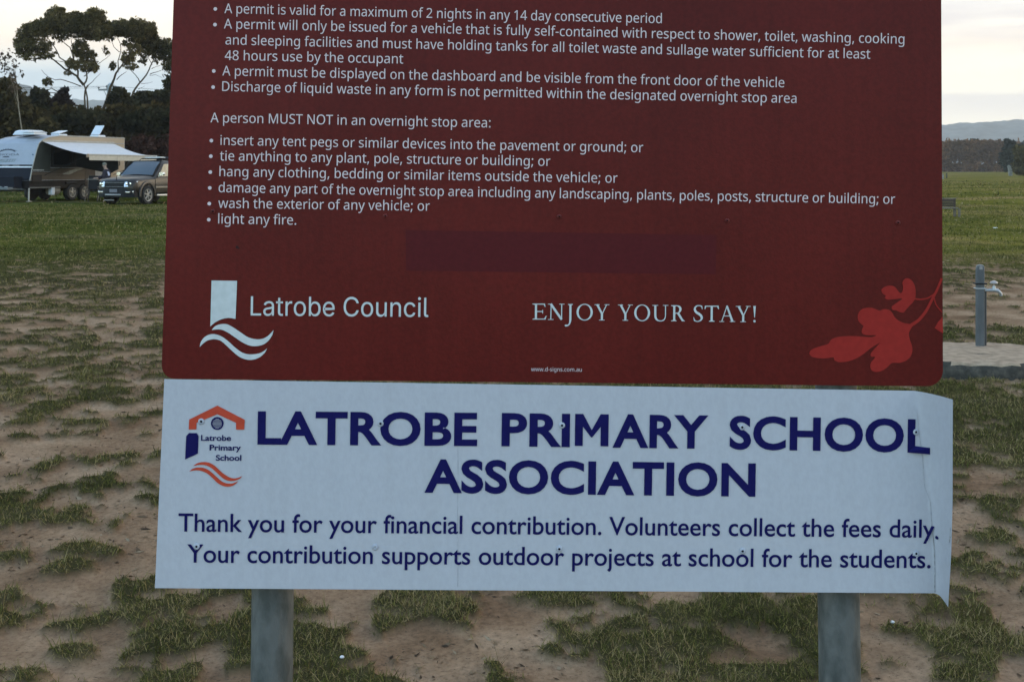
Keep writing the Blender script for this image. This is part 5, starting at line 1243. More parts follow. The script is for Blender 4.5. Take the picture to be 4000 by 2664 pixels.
# ------------------------------------------------------------------ person and camp furniture under the awning
def skin_body(name, joints, edges, m, parent, sub=2, root_i=0):
    me = bpy.data.meshes.new(name)
    me.from_pydata([j[0] for j in joints], edges, [])
    o = bpy.data.objects.new(name, me); COL.objects.link(o)
    o.modifiers.new('skin', 'SKIN')
    lay = me.skin_vertices[0].data
    for i, j in enumerate(joints):
        r = j[1]; lay[i].radius = r if isinstance(r, tuple) else (r, r)
        lay[i].use_root = (i == root_i)
    s = o.modifiers.new('sub', 'SUBSURF'); s.levels = sub; s.render_levels = sub
    dg = bpy.context.evaluated_depsgraph_get()
    nm = bpy.data.meshes.new_from_object(o.evaluated_get(dg))
    bpy.data.objects.remove(o); bpy.data.meshes.remove(me)
    nm.name = name; nm.materials.clear(); nm.materials.append(m)
    nm.polygons.foreach_set('use_smooth', [True] * len(nm.polygons))
    o = bpy.data.objects.new(name, nm); COL.objects.link(o); o.parent = parent
    return o
def person():
    loc = W(413, 0, 50.6); loc.z = 0
    root = empty('person', loc, R(-12)); root.scale = (.96, .96, .955)
    tag(root, 'person in dark jacket with white sleeve mark behind the car bonnet', 'person')
    # faces left of the picture (-x), stooping a little; local x right in the picture, y away
    J = [((.02, 0, .92), (.15, .13)), ((.04, 0, 1.12), (.16, .13)), ((.05, 0, 1.34), (.19, .14)), ((.02, 0, 1.47), (.10, .10)), ((-.02, 0, 1.53), (.055, .055)), ((-.05, 0, 1.63), (.085, .075)), ((-.06, 0, 1.72), (.08, .07)),
         ((.20, -.14, 1.40), .075), ((.30, -.20, 1.16), .055), ((.10, -.30, 1.02), .045), ((.0, -.32, 1.0), .04),
         ((-.10, .16, 1.40), .075), ((-.22, .14, 1.16), .055), ((-.40, .02, 1.08), .045), ((-.48, -.02, 1.08), .04),
         ((.08, -.10, .86), .10), ((.06, -.11, .48), .075), ((.08, -.11, .10), .05), ((-.06, -.13, .05), .045),
         ((-.04, .10, .86), .10), ((-.08, .10, .48), .075), ((-.04, .10, .10), .05), ((-.18, .10, .05), .045)]
    E = [(0, 1), (1, 2), (2, 3), (3, 4), (4, 5), (5, 6), (2, 7), (7, 8), (8, 9), (9, 10), (2, 11), (11, 12), (12, 13), (13, 14), (0, 15), (15, 16), (16, 17), (17, 18), (0, 19), (19, 20), (20, 21), (21, 22)]
    body = skin_body('body', J, E, mat('skin', (.30, .19, .14), .6, var=.08, scale=20), root)
    # nose and hands
    nb = MB(); nb.tube([(-.135, 0, 1.66), (-.165, 0, 1.635), (-.135, 0, 1.62)], [.01, .016, .012], 8); nb.build('nose', mat('skin', (.3, .19, .14)), root, smooth=True)
    def hand(c, d):
        h = MB(); c = Vector(c); d = Vector(d).normalized(); s = d.cross(Vector((0, 0, 1))).normalized(); u = s.cross(d)
        h.tube([c - d * .02, c + d * .04, c + d * .08], [.03, .04, .035], 8)
        for k, (o_, l_) in enumerate(((-.027, .062), (-.009, .075), (.009, .07), (.027, .055))):
            b0 = c + d * .075 + s * o_; h.tube([b0, b0 + d * l_ * .6 - u * .012, b0 + d * l_ * .85 - u * .04], [.010, .009, .007], 6)
        b0 = c + d * .02 - s * .035; h.tube([b0, b0 + d * .03 - s * .02 - u * .01, b0 + d * .055 - s * .018 - u * .02], [.012, .010, .008], 6)
        h.build('hand', mat('skin', (.3, .19, .14)), root, smooth=True)
    hand((0.0, -.32, 1.0), (-1, -.1, -.1)); hand((-.48, -.02, 1.08), (-1, -.2, 0))
    Jk = [(J[i][0], tuple(v + .028 for v in (J[i][1] if isinstance(J[i][1], tuple) else (J[i][1],) * 2))) for i in (0, 1, 2, 3, 7, 8, 9, 11, 12, 13)]
    Jk[3] = (J[3][0], (.12, .11))
    skin_body('jacket', Jk, [(0, 1), (1, 2), (2, 3), (2, 4), (4, 5), (5, 6), (2, 7), (7, 8), (8, 9)], mat('dark_plum_jacket', (.020, .014, .022), .85, var=.25, scale=12), root, root_i=0)
    Jt = [(J[i][0], tuple(v + .022 for v in (J[i][1] if isinstance(J[i][1], tuple) else (J[i][1],) * 2))) for i in (0, 15, 16, 17, 19, 20, 21)]
    skin_body('trousers', Jt, [(0, 1), (1, 2), (2, 3), (0, 4), (4, 5), (5, 6)], mat('dark_trousers', (.016, .016, .02), .9), root)
    cp = MB(); cp.lathe((-.055, 0, 1.68), [(.10, 0), (.104, .03), (.09, .075), (.05, .11), (.01, .118)], 18); cp.loft([[(-.13, y, 1.685) for y in (-.07, 0, .07)], [(-.22, y, 1.67) for y in (-.045, 0, .045)]])
    cp.build('cap', mat('grey_green_cap', (.12, .12, .095), .9, var=.15), root, smooth=True)
    mk = MB(); c = Vector((.335, -.262, 1.27))
    mk.add([c + Vector(p) for p in ((-.10, -.012, .11), (-.02, -.004, .12), (.005, .012, .05), (.03, .02, -.02), (-.01, -.02, -.09), (-.05, -.028, -.02), (-.06, -.028, .03))], [(0, 1, 2, 6), (2, 3, 4, 5), (2, 5, 6)])
    mk.build('sleeve_mark', mat('pale_mark', (.52, .48, .55), .7), root, fix=False)
person()
def furniture():
    p = W(385, 0, 51.6); p.z = 0
    t = empty('camp_table', p, HEAD)
    tag(t, 'low folding camp table standing under the awning beside the person', 'table')
    b = MB(); b.box((0, 0, .98), (.9, .6, .03)); b.build('tabletop', mat('grey_brown_table', (.15, .13, .115), .6, var=.15), t)
    for x, y in ((.38, .24), (.38, -.24), (-.38, .24), (-.38, -.24)):
        l_ = MB(); l_.tube([(x, y, .0), (x * .9, y * .9, .965)], .014, 6); l_.build('leg', M_DARKPL, t)
    p = W(362, 0, 52.6); p.z = 0
    c = empty('camp_chair', p, HEAD + .4)
    tag(c, 'dark folding camp chair under the awning, left of the table', 'chair')
    m_ = mat('dark_canvas', (.022, .022, .024), .9)
    b = MB(); b.box((0, 0, .45), (.5, .52, .02)); b.build('seat', m_, c)
    b = MB(); b.box((-.28, 0, .82), (.03, .52, .62), Matrix.Rotation(R(-10), 3, 'Y')); b.build('backrest', m_, c)
    fm = mat('bare_chair_frame', (.22, .18, .15), .5, .4)
    for s in (-1, 1):
        l_ = MB(); l_.tube([(.24, s * .28, 0), (-.22, s * .28, .62)], .012, 6); l_.tube([(-.24, s * .28, 0), (.24, s * .28, .60)], .012, 6); l_.tube([(-.22, s * .28, .45), (-.34, s * .28, 1.12)], .012, 6); l_.build('leg', fm, c)
        l_ = MB(); l_.box((.0, s * .28, .64), (.5, .05, .025)); l_.build('armrest', fm, c)
furniture()

# ------------------------------------------------------------------ tap, bench, fence bits on the right
def tap():
    b0 = W(3826, 0, 9.1); o = empty('water_tap', (b0.x, 9.1, .127))
    tag(o, 'grey tap post with chrome tap standing on the concrete slab', 'tap')
    m_ = mat('dull_zinc', (.080, .084, .086), .65, .05, var=.15, scale=18, stretch=(1, 1, .3))
    H = .618
    p = MB()
    a = [(-.031, .0), (-.031, -.022), (-.024, -.030), (.024, -.030), (.031, -.022), (.031, .0), (.026, .0), (.026, -.020), (.021, -.025), (-.021, -.025), (-.026, -.020), (-.026, .0)]
    p.loft([[(x, y, z) for x, y in a] for z in (-.02, .3, H - .05)] + [[(x * .97, y, H - .02) for x, y in a], [(x * .86, y * .95 - .001, H - .004) for x, y in a], [(x * .6, y * .9 - .002, H) for x, y in a]], close=True)
    p.build('post', m_, o, smooth=True)
    cp = MB(); cp.loft([[(.031 * f * math.cos(t), -.012 + .020 * f * math.sin(t), z) for t in np.linspace(0, 2 * math.pi, 17)[:-1]] for f, z in ((1.0, H - .03), (.98, H - .01), (.8, H + .002), (.3, H + .007))], close=True); cp.build('post_cap', mat('worn_top', (.20, .185, .17), .6), o, smooth=True)
    pi = MB(); pi.tube([(.042, .004, 0), (.042, .004, .30), (.042, .002, .418)], .014, 12); pi.build('pipe', mat('dark_pipe', (.045, .045, .045), .6, var=.3), o, smooth=True)
    sp = MB(); sp.box((.004, -.004, .478), (.086, .062, .010)); sp.build('strap', M_DARKPL, o)
    sp = MB(); sp.box((.002, -.006, .442), (.078, .056, .006)); sp.build('strap', mat('pale_strap', (.36, .36, .35), .6), o)
    bd = MB(); bd.tube([(.040, -.010, .425), (.070, -.022, .428), (.100, -.028, .430), (.130, -.030, .424), (.150, -.031, .404), (.155, -.031, .385)], [.010, .012, .016, .015, .013, .011], 12)
    bd.tube([(.100, -.028, .430), (.100, -.028, .462)], [.017, .012], 12)
    t_ = bd.build('tap_body', mat('chrome_tap', (.30, .31, .32), .38, .7, var=.08, scale=20), o, smooth=True)
    hd = MB(); hd.tube([(.100, -.028, .46), (.100, -.028, .492)], .006, 8); hd.lathe((.100, -.028, .488), [(.008, -.006), (.026, -.010), (.030, -.003), (.026, .005), (.014, .012), (.005, .015)], 16); hd.build('tap_handle', mat('pale_handle', (.38, .34, .31), .3, .5, var=.1), t_, smooth=True)
tap()
def bench():
    D = 36.0; z0 = -0.0
    p = W(3640, 0, D); p.z = 0
    o = empty('bench', p, R(0)); k = F / D
    tag(o, 'weathered timber bench seen from behind at the edge of the field', 'bench')
    xr = (3732 - 3640) / k; m_ = mat('weathered_timber', (.055, .040, .031), .85, var=.3, scale=9, stretch=(.3, 1, 3)); lt = mat('pale_timber_cap', (.13, .108, .085), .8, var=.15, scale=9)
    def zz(py): return CAMZ - (py - HY) / k
    b = MB()
    for (ya, yb_) in ((779, 790), (791.5, 799), (800.5, 807)): b.box((xr - .8, 0, (zz(ya) + zz(yb_)) / 2), (1.6, .035, zz(ya) - zz(yb_)))
    b.build('backrest', m_, o)
    b = MB(); b.box((xr - .79, 0, zz(776)), (1.62, .07, .032)); b.build('top_rail', lt, o)
    b = MB(); b.box((xr - .85, -.20, zz(812)), (1.6, .42, .035)); b.build('seat', lt, o)
    for dx in (0, -1.55):
        l_ = MB(); l_.box((xr + dx - .015, .03, (zz(778) + zz(822)) / 2), (.05, .06, zz(778) - zz(822))); l_.build('back_post', m_, o)
        l_ = MB(); l_.box((xr + dx - .02, 0.0, (zz(822) + 0) / 2), (.07, .07, zz(822) + .02)); l_.build('leg', lt, o)
        l_ = MB(); l_.box((xr + dx - .02, -.36, (zz(815)) / 2), (.06, .06, zz(815))); l_.build('leg', lt, o)
bench()
def small_things():
    for i, (px, py) in enumerate(((3683, 700), (3698, 697))):
        D = 1.5 * F / (py - HY); p = W(px, 0, D); p.z = 0
        o = empty('fence_post', p); tag(o, ('short grey timber fence post in the field, nearest the red board' if i == 0 else 'thin dark fence post in the field, just right of a grey one'), 'fence post', 'posts of the field fence')
        h = 20 / F * D
        b = MB(); b.box((0, 0, h / 2), ((7 if i == 0 else 4) / F * D, .14, h), None, .9); b.build('post_body', mat('grey_timber', (.20, .19, .16), .9, var=.2) if i == 0 else mat('dark_timber', (.05, .05, .04), .9), o)
    D = 210.0; p = W(3946, 0, D); p.z = 0
    o = empty('white_marker', p); tag(o, 'tall weathered white post leaning in front of the dark tree by the field edge', 'post')
    b = MB(); k = D / F
    b.loft([[(x * k, y, CAMZ - (py - HY) * k) for x, y in ((l_, -.2), (r_, -.2), (r_, .2), (l_, .2))] for py, l_, r_ in ((690, -4, 7), (672, -6, 7), (660, -8, 5), (650, -9, 0), (646, -7, -4))], close=True)
    b.build('post_body', mat('weathered_white', (.20, .20, .175), .8, var=.25, scale=3), o)
    D = 1.5 * F / (895.5 - HY); p = W(3888, 0, D)
    o = empty('paper_scrap', (p.x, D, .02)); tag(o, 'small white scrap of litter lying on the grass near the bench', 'litter')
    b = MB(); b.box((0, 0, .012), (.085, .06, .022)); b.build('sheet', mat('white_paper', (.6, .6, .58), .8), o, bevel=.006)
    for px, py, lab in ((3486, 2447, 'small white pebble on the bare earth right of the right post'), (1336, 2602, 'tiny pale pebble on the earth right of the left post')):
        D = 1.5 * F / (py - HY); p = W(px, 0, D)
        o = empty('pebble', (p.x, D, ground_z(np.array([p.x]), np.array([D]))[0])); tag(o, lab, 'pebble', 'pebbles on the bare earth')
        b = MB(); b.loft([[(r_ * math.cos(t) * 1.4, r_ * math.sin(t), z) for t in np.linspace(0, 2 * math.pi, 9)[:-1]] for r_, z in ((.003, -.002), (.0055, .002), (.004, .006), (.001, .0075))], close=True)
        b.build('stone', mat('white_stone', (.62, .6, .58), .7), o, smooth=True)
small_things()
# ------------------------------------------------------------------ trees and shrubs
def leaf_mat(name, a, b, c, sc=0.9):
    m = bpy.data.materials.new(name); m.use_nodes = True
    t = m.node_tree; n, l = t.nodes, t.links
    p = n['Principled BSDF']; p.inputs['Roughness'].default_value = 0.75; p.inputs['Specular IOR Level'].default_value = 0.0
    geo = n.new('ShaderNodeNewGeometry')
    z = n.new('ShaderNodeTexNoise'); z.inputs['Scale'].default_value = sc; z.inputs['Detail'].default_value = 4; l.new(geo.outputs['Position'], z.inputs['Vector'])
    ad = n.new('ShaderNodeMath'); ad.operation = 'MULTIPLY_ADD'; ad.inputs[1].default_value = 0.35; l.new(geo.outputs['Random Per Island'], ad.inputs[0])
    sb = n.new('ShaderNodeMath'); sb.operation = 'SUBTRACT'; sb.inputs[1].default_value = 0.175; l.new(z.outputs['Fac'], sb.inputs[0]); l.new(sb.outputs[0], ad.inputs[2])
    r = n.new('ShaderNodeValToRGB'); e = r.color_ramp.elements; e.new(0.5)
    for q, (s, k) in zip(e, ((0.30, a), (0.52, b), (0.76, c))): q.position = s; q.color = (*k, 1)
    l.new(ad.outputs[0], r.inputs[0]); l.new(r.outputs[0], p.inputs['Base Color'])
    tr = n.new('ShaderNodeBsdfTranslucent'); mx = n.new('ShaderNodeMixShader'); mx.inputs[0].default_value = 0.35
    l.new(r.outputs[0], tr.inputs['Color']); l.new(p.outputs[0], mx.inputs[1]); l.new(tr.outputs[0], mx.inputs[2]); l.new(mx.outputs[0], n['Material Output'].inputs['Surface'])
    return m
def cloud(clusters, lw, ll, droop=0.0, clump=18, spread=0.16, flat_=0.0):
    """leaf faces (one diamond each) gathered in clumps through ellipsoids: (centre, radii, number)"""
    VV = []; FF = []; b = 0
    for c, rad, n in clusters:
        n = int(n); nc = max(3, n // clump)
        d = RNG.normal(size=(nc, 3)); d /= np.linalg.norm(d, axis=1)[:, None]
        d *= (RNG.uniform(0.15, 1, nc) ** 0.45)[:, None]
        sub = d[RNG.integers(0, nc, n)] + RNG.normal(size=(n, 3)) * spread
        P = np.array(c) + sub * np.array(rad)
        ax = RNG.normal(size=(n, 3)); ax[:, 2] = ax[:, 2] * (1 - flat_) - droop * 2.0; ax /= np.linalg.norm(ax, axis=1)[:, None]
        sd_ = np.cross(ax, RNG.normal(size=(n, 3))); sd_ /= np.linalg.norm(sd_, axis=1)[:, None]
        L_ = ll * RNG.uniform(0.6, 1.4, n); w = lw * RNG.uniform(0.6, 1.4, n)
        V = np.stack([P - ax * L_[:, None] * .5, P + sd_ * w[:, None] * .5, P + ax * L_[:, None] * .5, P - sd_ * w[:, None] * .5], 1).reshape(-1, 3)
        k = b + np.arange(n) * 4; b += 4 * n
        VV.append(V); FF.append(np.stack([k, k + 1, k + 2, k + 3], 1))
    return np.concatenate(VV), np.concatenate(FF)
def jig(path, amp):
    """a limb wanders: add bends between the given points"""
    out = [path[0]]
    for a, b in zip(path, path[1:]):
        a_, b_ = Vector(a), Vector(b); L_ = (b_ - a_).length
        out.append(tuple(a_ * .6 + b_ * .4 + Vector((random.uniform(-1, 1), random.uniform(-1, 1), random.uniform(-1, 1))) * amp * L_)); out.append(b)
    return out
EK = 1 / 3.266
def E2(x, y, D): return W(x * EK, y * EK, D)
M_BARK = mat('pale_gum_bark', (.085, .062, .040), .9, var=.3, scale=2.5, spec=0.0, col2=(.040, .029, .019), stretch=(1, 1, .4))
M_GUM = leaf_mat('gum_leaves', (.052, .043, .017), (.105, .085, .033), (.20, .145, .058), 0.6)
def gum(name, lab, D, limbs, crowns, base, grp):
    b0 = E2(*base, D); root = empty(name, (b0.x, D, 0)); tag(root, lab, 'tree', grp)
    o = Vector((b0.x, D, 0)); mb = MB(); tips = []
    k = D / F * EK
    for path, r0, r1 in limbs:
        z = 0.0; pts = []; dz = random.uniform(-.35, .35)
        for i, (x, y) in enumerate(path):
            p = E2(x, y, D) - o; p.y += dz * (i / max(1, len(path) - 1)) * 3.0; pts.append(p)
        pts = [Vector(p) for p in jig(pts, .035)]
        n = len(pts); mb.tube(pts, [.74 * (r0 * k + (r1 - r0) * k * i / (n - 1)) for i in range(n)], 8)
        tips.append((pts[-1], pts[-2], r1 * k))
    # fine twigs reaching into the crowns
    for cx, cy, rx, ry, dn in crowns:
        c = E2(cx, cy, D) - o
        for q in range(7):
            a = random.uniform(0, 2 * math.pi); f = random.uniform(.5, 1.0)
            e_ = c + Vector((rx * k * math.cos(a) * f, random.uniform(-.5, .5) * rx * k, ry * k * math.sin(a) * f))
            s_ = c + Vector((random.uniform(-.2, .2) * rx * k, 0, -ry * k * random.uniform(.2, .6)))
            mb.tube(jig([tuple(s_), tuple(e_)], .12), [.035, .02, .010], 5)
    mb.build('trunk', M_BARK, root, smooth=True)
    cl = []
    for cx, cy, rx, ry, dn in crowns:
        c = E2(cx, cy, D) - o; c.y += random.uniform(-1, 1) * .6 * (rx * k)
        cl.append((tuple(c), (rx * k * 1.02, max(rx, ry) * k * 0.9, ry * k * 1.02), dn * rx * ry * 0.10))
    V, Fc = cloud(cl, .085, .24, droop=.4, clump=10, spread=.115)
    np_mesh('crown', V, Fc, M_GUM, root)
GD = 84.0
gum('gum_tree', 'tall broad-crowned gum tree with a forked twin trunk, leftmost of the three gums', GD, [
    ([(1072, 1650), (1072, 1370), (1052, 1240), (1046, 1150), (1068, 1082)], 17, 14), ([(1125, 1650), (1118, 1370), (1112, 1270), (1095, 1180), (1066, 1085)], 17, 12),
    ([(1068, 1090), (1020, 1030), (988, 975), (930, 940), (830, 882), (740, 802), (660, 742), (560, 690), (470, 640)], 24, 6), ([(1066, 1085), (1100, 1040), (1112, 1000), (1108, 950), (1082, 860), (1072, 760), (1060, 640), (1090, 480)], 17, 5),
    ([(992, 985), (1002, 905), (960, 800), (950, 700), (930, 620), (860, 560), (800, 470)], 17, 5), ([(950, 700), (940, 560), (960, 440)], 9, 4), ([(858, 800), (765, 738), (735, 650), (690, 570), (640, 500), (600, 440)], 12, 4), ([(860, 805), (760, 790), (690, 770)], 6, 3),
    ([(1035, 1104), (950, 1070), (860, 1040), (790, 1020), (730, 1030), (650, 992), (610, 950), (578, 905)], 9, 3), ([(1100, 1122), (1130, 1080), (1170, 1040), (1210, 985), (1258, 930)], 8, 2.5), ([(1070, 980), (1180, 860), (1290, 760), (1360, 680)], 8, 3),
    ([(1080, 1390), (1020, 1365), (930, 1340), (850, 1270), (780, 1220), (700, 1168), (612, 1120), (545, 1160)], 20, 6), ([(740, 1190), (620, 1180), (520, 1172), (420, 1215), (300, 1240)], 9, 4), ([(700, 1240), (640, 1222), (560, 1225)], 8, 3)],
    [(330, 440, 110, 120, 1.1), (235, 545, 62, 100, 1.0), (420, 370, 130, 85, 1.2), (560, 390, 140, 110, 1.2), (540, 290, 80, 50, .9), (750, 230, 130, 130, 1.3), (770, 140, 75, 45, 1.0), (660, 330, 120, 100, 1.2), (900, 310, 180, 120, 1.3), (960, 200, 100, 50, .9), (1080, 300, 170, 120, 1.3), (1220, 230, 140, 110, 1.3), (1190, 150, 70, 40, .9), (1320, 380, 110, 110, 1.2), (1150, 420, 170, 90, 1.1), (900, 430, 190, 60, .6),
     (490, 590, 190, 90, .75), (330, 640, 110, 80, .8), (610, 700, 120, 60, .6), (760, 470, 90, 70, .4), (1040, 640, 105, 130, 1.0), (1160, 720, 70, 90, .6), (1080, 830, 150, 90, .75), (930, 830, 90, 80, .6), (1200, 860, 70, 60, .6), (460, 735, 190, 50, .35), (595, 1055, 68, 52, .8), (880, 930, 60, 40, .4), (1300, 480, 80, 60, .6), (1330, 640, 50, 60, .3), (840, 1150, 40, 30, .4)], (1095, 1650), 'gum trees behind the caravan')
gum('gum_tree', 'gum tree with a single trunk leaning right, between the other two gums', GD + 2, [
    ([(1270, 1650), (1310, 1430), (1352, 1330), (1385, 1230), (1412, 1150), (1445, 1075), (1475, 1010), (1500, 940), (1540, 890), (1590, 830), (1650, 740), (1720, 640), (1770, 560)], 32, 6),
    ([(1505, 925), (1504, 880), (1498, 780), (1528, 665), (1524, 560), (1480, 480), (1430, 420)], 11, 3.5), ([(1526, 670), (1475, 610), (1460, 520)], 7, 3), ([(1490, 1020), (1530, 985), (1580, 955), (1640, 925)], 8, 3)],
    [(1470, 340, 110, 75, 1.2), (1600, 370, 140, 100, 1.3), (1740, 320, 120, 85, 1.2), (1860, 370, 110, 90, 1.2), (1935, 340, 55, 55, 1.0), (1560, 440, 120, 60, .6), (1710, 460, 130, 80, .9), (1640, 740, 90, 90, .9), (1720, 640, 90, 90, .8), (1440, 840, 48, 60, .7), (1680, 850, 100, 45, .5), (1400, 470, 60, 60, .6), (1620, 560, 60, 50, .5)], (1290, 1650), 'gum trees behind the caravan')
gum('gum_tree', 'gum tree curving right behind the edge of the red board, rightmost of the three gums', GD + 4, [
    ([(1640, 1650), (1658, 1320), (1682, 1240), (1705, 1180), (1752, 1110), (1790, 1062), (1870, 970), (1915, 890), (1945, 820), (1985, 740), (2030, 660)], 22, 6),
    ([(1788, 1062), (1778, 1010), (1755, 965), (1705, 905), (1640, 878)], 9, 3), ([(1935, 880), (2000, 865), (2085, 850)], 6, 3), ([(1915, 950), (2000, 925), (2080, 900), (2160, 890)], 7, 2), ([(1905, 965), (2000, 960), (2110, 1010)], 4, 2), ([(1800, 1070), (1860, 1062), (1915, 1040)], 5, 2), ([(1765, 1140), (1820, 1130), (1880, 1110)], 5, 2), ([(1940, 830), (1900, 760), (1880, 680)], 7, 3)],
    [(1800, 510, 120, 100, 1.2), (1900, 560, 140, 120, 1.3), (1930, 450, 90, 70, 1.1), (2050, 600, 130, 100, 1.3), (2150, 570, 80, 70, 1.1), (2250, 640, 110, 100, 1.2), (2110, 720, 90, 90, 1.0), (1890, 690, 110, 55, .6), (1830, 780, 60, 60, .5), (2140, 850, 70, 80, .8), (2230, 800, 90, 110, 1.0), (1980, 760, 60, 60, .5)], (1650, 1650), 'gum trees behind the caravan')

def bush(name, lab, D, clusters, m, lw, ll, cat='tree', grp=None, trunk=True, bark=None, droop=.0, clump=22, spread=.2, dens=1.0, kind=None, stems=()):
    """clusters in photograph pixels: (px, py, rx, ry, n)"""
    k = D / F
    cx = sum(c[0] for c in clusters) / len(clusters)
    b0 = W(cx, 0, D); o = Vector((b0.x, D, 0)); cl = []
    for px, py, rx, ry, n in clusters:
        p = W(px, py, D) - o; p.y += random.uniform(-.4, .4) * rx * k
        cl.append((tuple(p), (rx * k, max(rx, .6 * ry) * k, ry * k), n * dens))
    V, Fc = cloud(cl, lw, ll, droop=droop, clump=clump, spread=spread)
    if kind == 'stuff':
        o_ = np_mesh(name, V + np.array(o), Fc, m); tag(o_, lab, cat, kind='stuff'); return o_
    root = empty(name, o); tag(root, lab, cat, grp)
    np_mesh('crown', V, Fc, m, root)
    mb = MB()
    if stems:
        for path, r0, r1 in stems:
            pts = [W(x, y, D) - o for x, y in path]; n = len(pts)
            mb.tube(pts, [r0 * k + (r1 - r0) * k * i / (n - 1) for i in range(n)], 6)
    else:
        zt = max(c[0][2] for c in cl)
        mb.tube([(0, 0, -.1), (.1, 0, zt * .5), (0, .1, zt * .95)], [.16, .12, .04], 7)
        for c, r_, n in cl: mb.tube([(0.05, 0, zt * .25), tuple((Vector(c) + Vector((0, 0, -r_[2] * .2))))], [.08, .03], 5)
    mb.build('trunk', bark or mat('dark_bark', (.045, .036, .028), .9, var=.3), root, smooth=True)
    return root
M_DK = leaf_mat('dark_thicket_leaves', (.022, .016, .006), (.045, .033, .012), (.095, .064, .024), 0.35)
M_CON = leaf_mat('blackish_green_needles', (.016, .015, .008), (.032, .029, .014), (.060, .052, .024), 0.5)
M_OLV = leaf_mat('olive_brown_leaves', (.030, .026, .012), (.060, .048, .021), (.105, .078, .034), 0.7)
M_PLM = leaf_mat('purplish_leaves', (.016, .012, .012), (.028, .020, .018), (.045, .030, .025), 0.6)
M_RED = leaf_mat('reddish_brown_twigs', (.030, .014, .010), (.055, .025, .018), (.085, .045, .030), 0.6)
M_BLT = leaf_mat('bare_autumn_twigs', (.080, .046, .027), (.150, .086, .048), (.27, .135, .060), 0.12)
M_OCH = leaf_mat('ochre_green_leaves', (.050, .044, .018), (.095, .078, .030), (.16, .12, .045), 0.15)

th = []
for px in range(-420, 900, 34):
    top = float(np.interp(px, [-420, 60, 110, 150, 220, 260, 330, 380, 430, 500, 560, 640, 700, 900], [470, 470, 458, 440, 432, 425, 432, 440, 432, 425, 420, 418, 425, 430])) + random.uniform(-7, 7)
    th.append((px, top + 42, 34, 42, 520)); th.append((px + random.uniform(-12, 12), top + 120, 38, 62, 620)); th.append((px + random.uniform(-12, 12), 690, 40, 70, 420))
bush('dark_thicket', 'dense dark green thicket filling the background behind the caravan and car', 74.0, th, M_DK, .30, .42, 'thicket', kind='stuff', clump=14, spread=.22)
bush('olive_shrub', 'brownish olive shrub left of the caravan roof, at the left picture edge', 64.0, [(-30, 420, 60, 90, 1300), (20, 350, 36, 40, 800), (55, 420, 52, 70, 1500), (100, 470, 45, 60, 1200), (20, 500, 70, 70, 1500), (140, 480, 34, 44, 700), (-60, 520, 60, 80, 900)], M_OLV, .20, .32, 'shrub', stems=[([(60, 640), (66, 560), (62, 450), (50, 380)], 4, 1.5), ([(96, 640), (93, 560), (88, 480), (74, 400)], 2.5, 1.0), ([(20, 640), (10, 500), (18, 380)], 3.5, 1.5)], clump=12)
bush('russet_shrub', 'low russet shrub just above the white air conditioner of the caravan', 63.0, [(175, 500, 34, 30, 600), (205, 505, 26, 24, 400), (145, 515, 24, 24, 350)], M_OLV, .18, .3, 'shrub', clump=12)
bush('thin_sapling', 'tall thin sapling with a pale stem and sparse wispy leaves at the left edge', 62.0, [(30, 245, 34, 46, 60), (12, 268, 18, 24, 34), (50, 280, 18, 34, 40), (56, 340, 20, 30, 28), (8, 215, 14, 20, 18), (62, 300, 12, 66, 26), (85, 285, 14, 16, 10), (40, 215, 14, 20, 14)], leaf_mat('wispy_leaves', (.05, .04, .03), (.09, .065, .045), (.14, .10, .07)), .10, .19, 'tree', stems=[([(92, 560), (84, 500), (74, 430), (68, 370), (64, 320), (58, 270), (44, 220)], 2.6, .5), ([(70, 400), (50, 330), (30, 250), (10, 205)], 1.0, .3), ([(66, 330), (40, 270), (12, 262)], .7, .25), ([(64, 310), (76, 292), (90, 285)], .5, .2), ([(74, 430), (58, 380), (54, 330)], .7, .25)], bark=mat('pale_thin_bark', (.22, .18, .13), .9, var=.2), clump=2, spread=.1)
bush('dark_conifer', 'blackish conifer with a ragged top left of the gum tree trunks', 78.0, [(150, 385, 26, 26, 700), (140, 362, 16, 14, 250), (172, 372, 22, 18, 380), (165, 420, 44, 40, 1500), (190, 440, 40, 34, 900), (130, 430, 36, 40, 800)], M_CON, .22, .36, 'conifer', clump=12)
bush('purple_bush', 'purplish dark bush below the low bare gum branch', 76.0, [(245, 385, 22, 30, 700), (240, 365, 14, 12, 200), (232, 405, 26, 26, 600), (258, 412, 22, 24, 500), (254, 352, 12, 9, 110)], M_PLM, .2, .34, 'bush', clump=12)
bush('round_tree', 'small round-topped dark tree beside the power pole', 77.0, [(470, 385, 30, 32, 1500), (468, 362, 20, 16, 500), (448, 400, 22, 26, 600), (492, 400, 22, 26, 600), (470, 412, 34, 28, 900)], M_CON, .2, .34, 'tree', clump=14)
bush('spreading_conifer', 'wide flat-topped dark conifer near the left edge of the red board', 80.0, [(560, 385, 34, 22, 900), (600, 388, 40, 22, 1100), (640, 382, 34, 26, 900), (580, 372, 22, 9, 300), (545, 395, 24, 18, 500), (610, 370, 8, 12, 90), (640, 420, 60, 36, 1200), (570, 420, 54, 30, 1000)], M_CON, .2, .40, 'conifer', clump=14)
bush('tall_dark_tree', 'dark tree partly hidden by the left edge of the red board', 82.0, [(668, 350, 24, 24, 700), (690, 330, 40, 40, 1200), (660, 372, 22, 24, 500), (720, 380, 60, 60, 1500)], M_CON, .2, .36, 'tree', clump=14)
bush('reddish_bush', 'reddish brown twiggy bush behind the car roof rack', 68.0, [(520, 580, 36, 34, 600), (565, 575, 40, 40, 800), (610, 585, 42, 40, 800), (660, 585, 42, 44, 800), (590, 610, 60, 30, 700), (700, 590, 40, 40, 600)], M_RED, .16, .36, 'bush', clump=12)
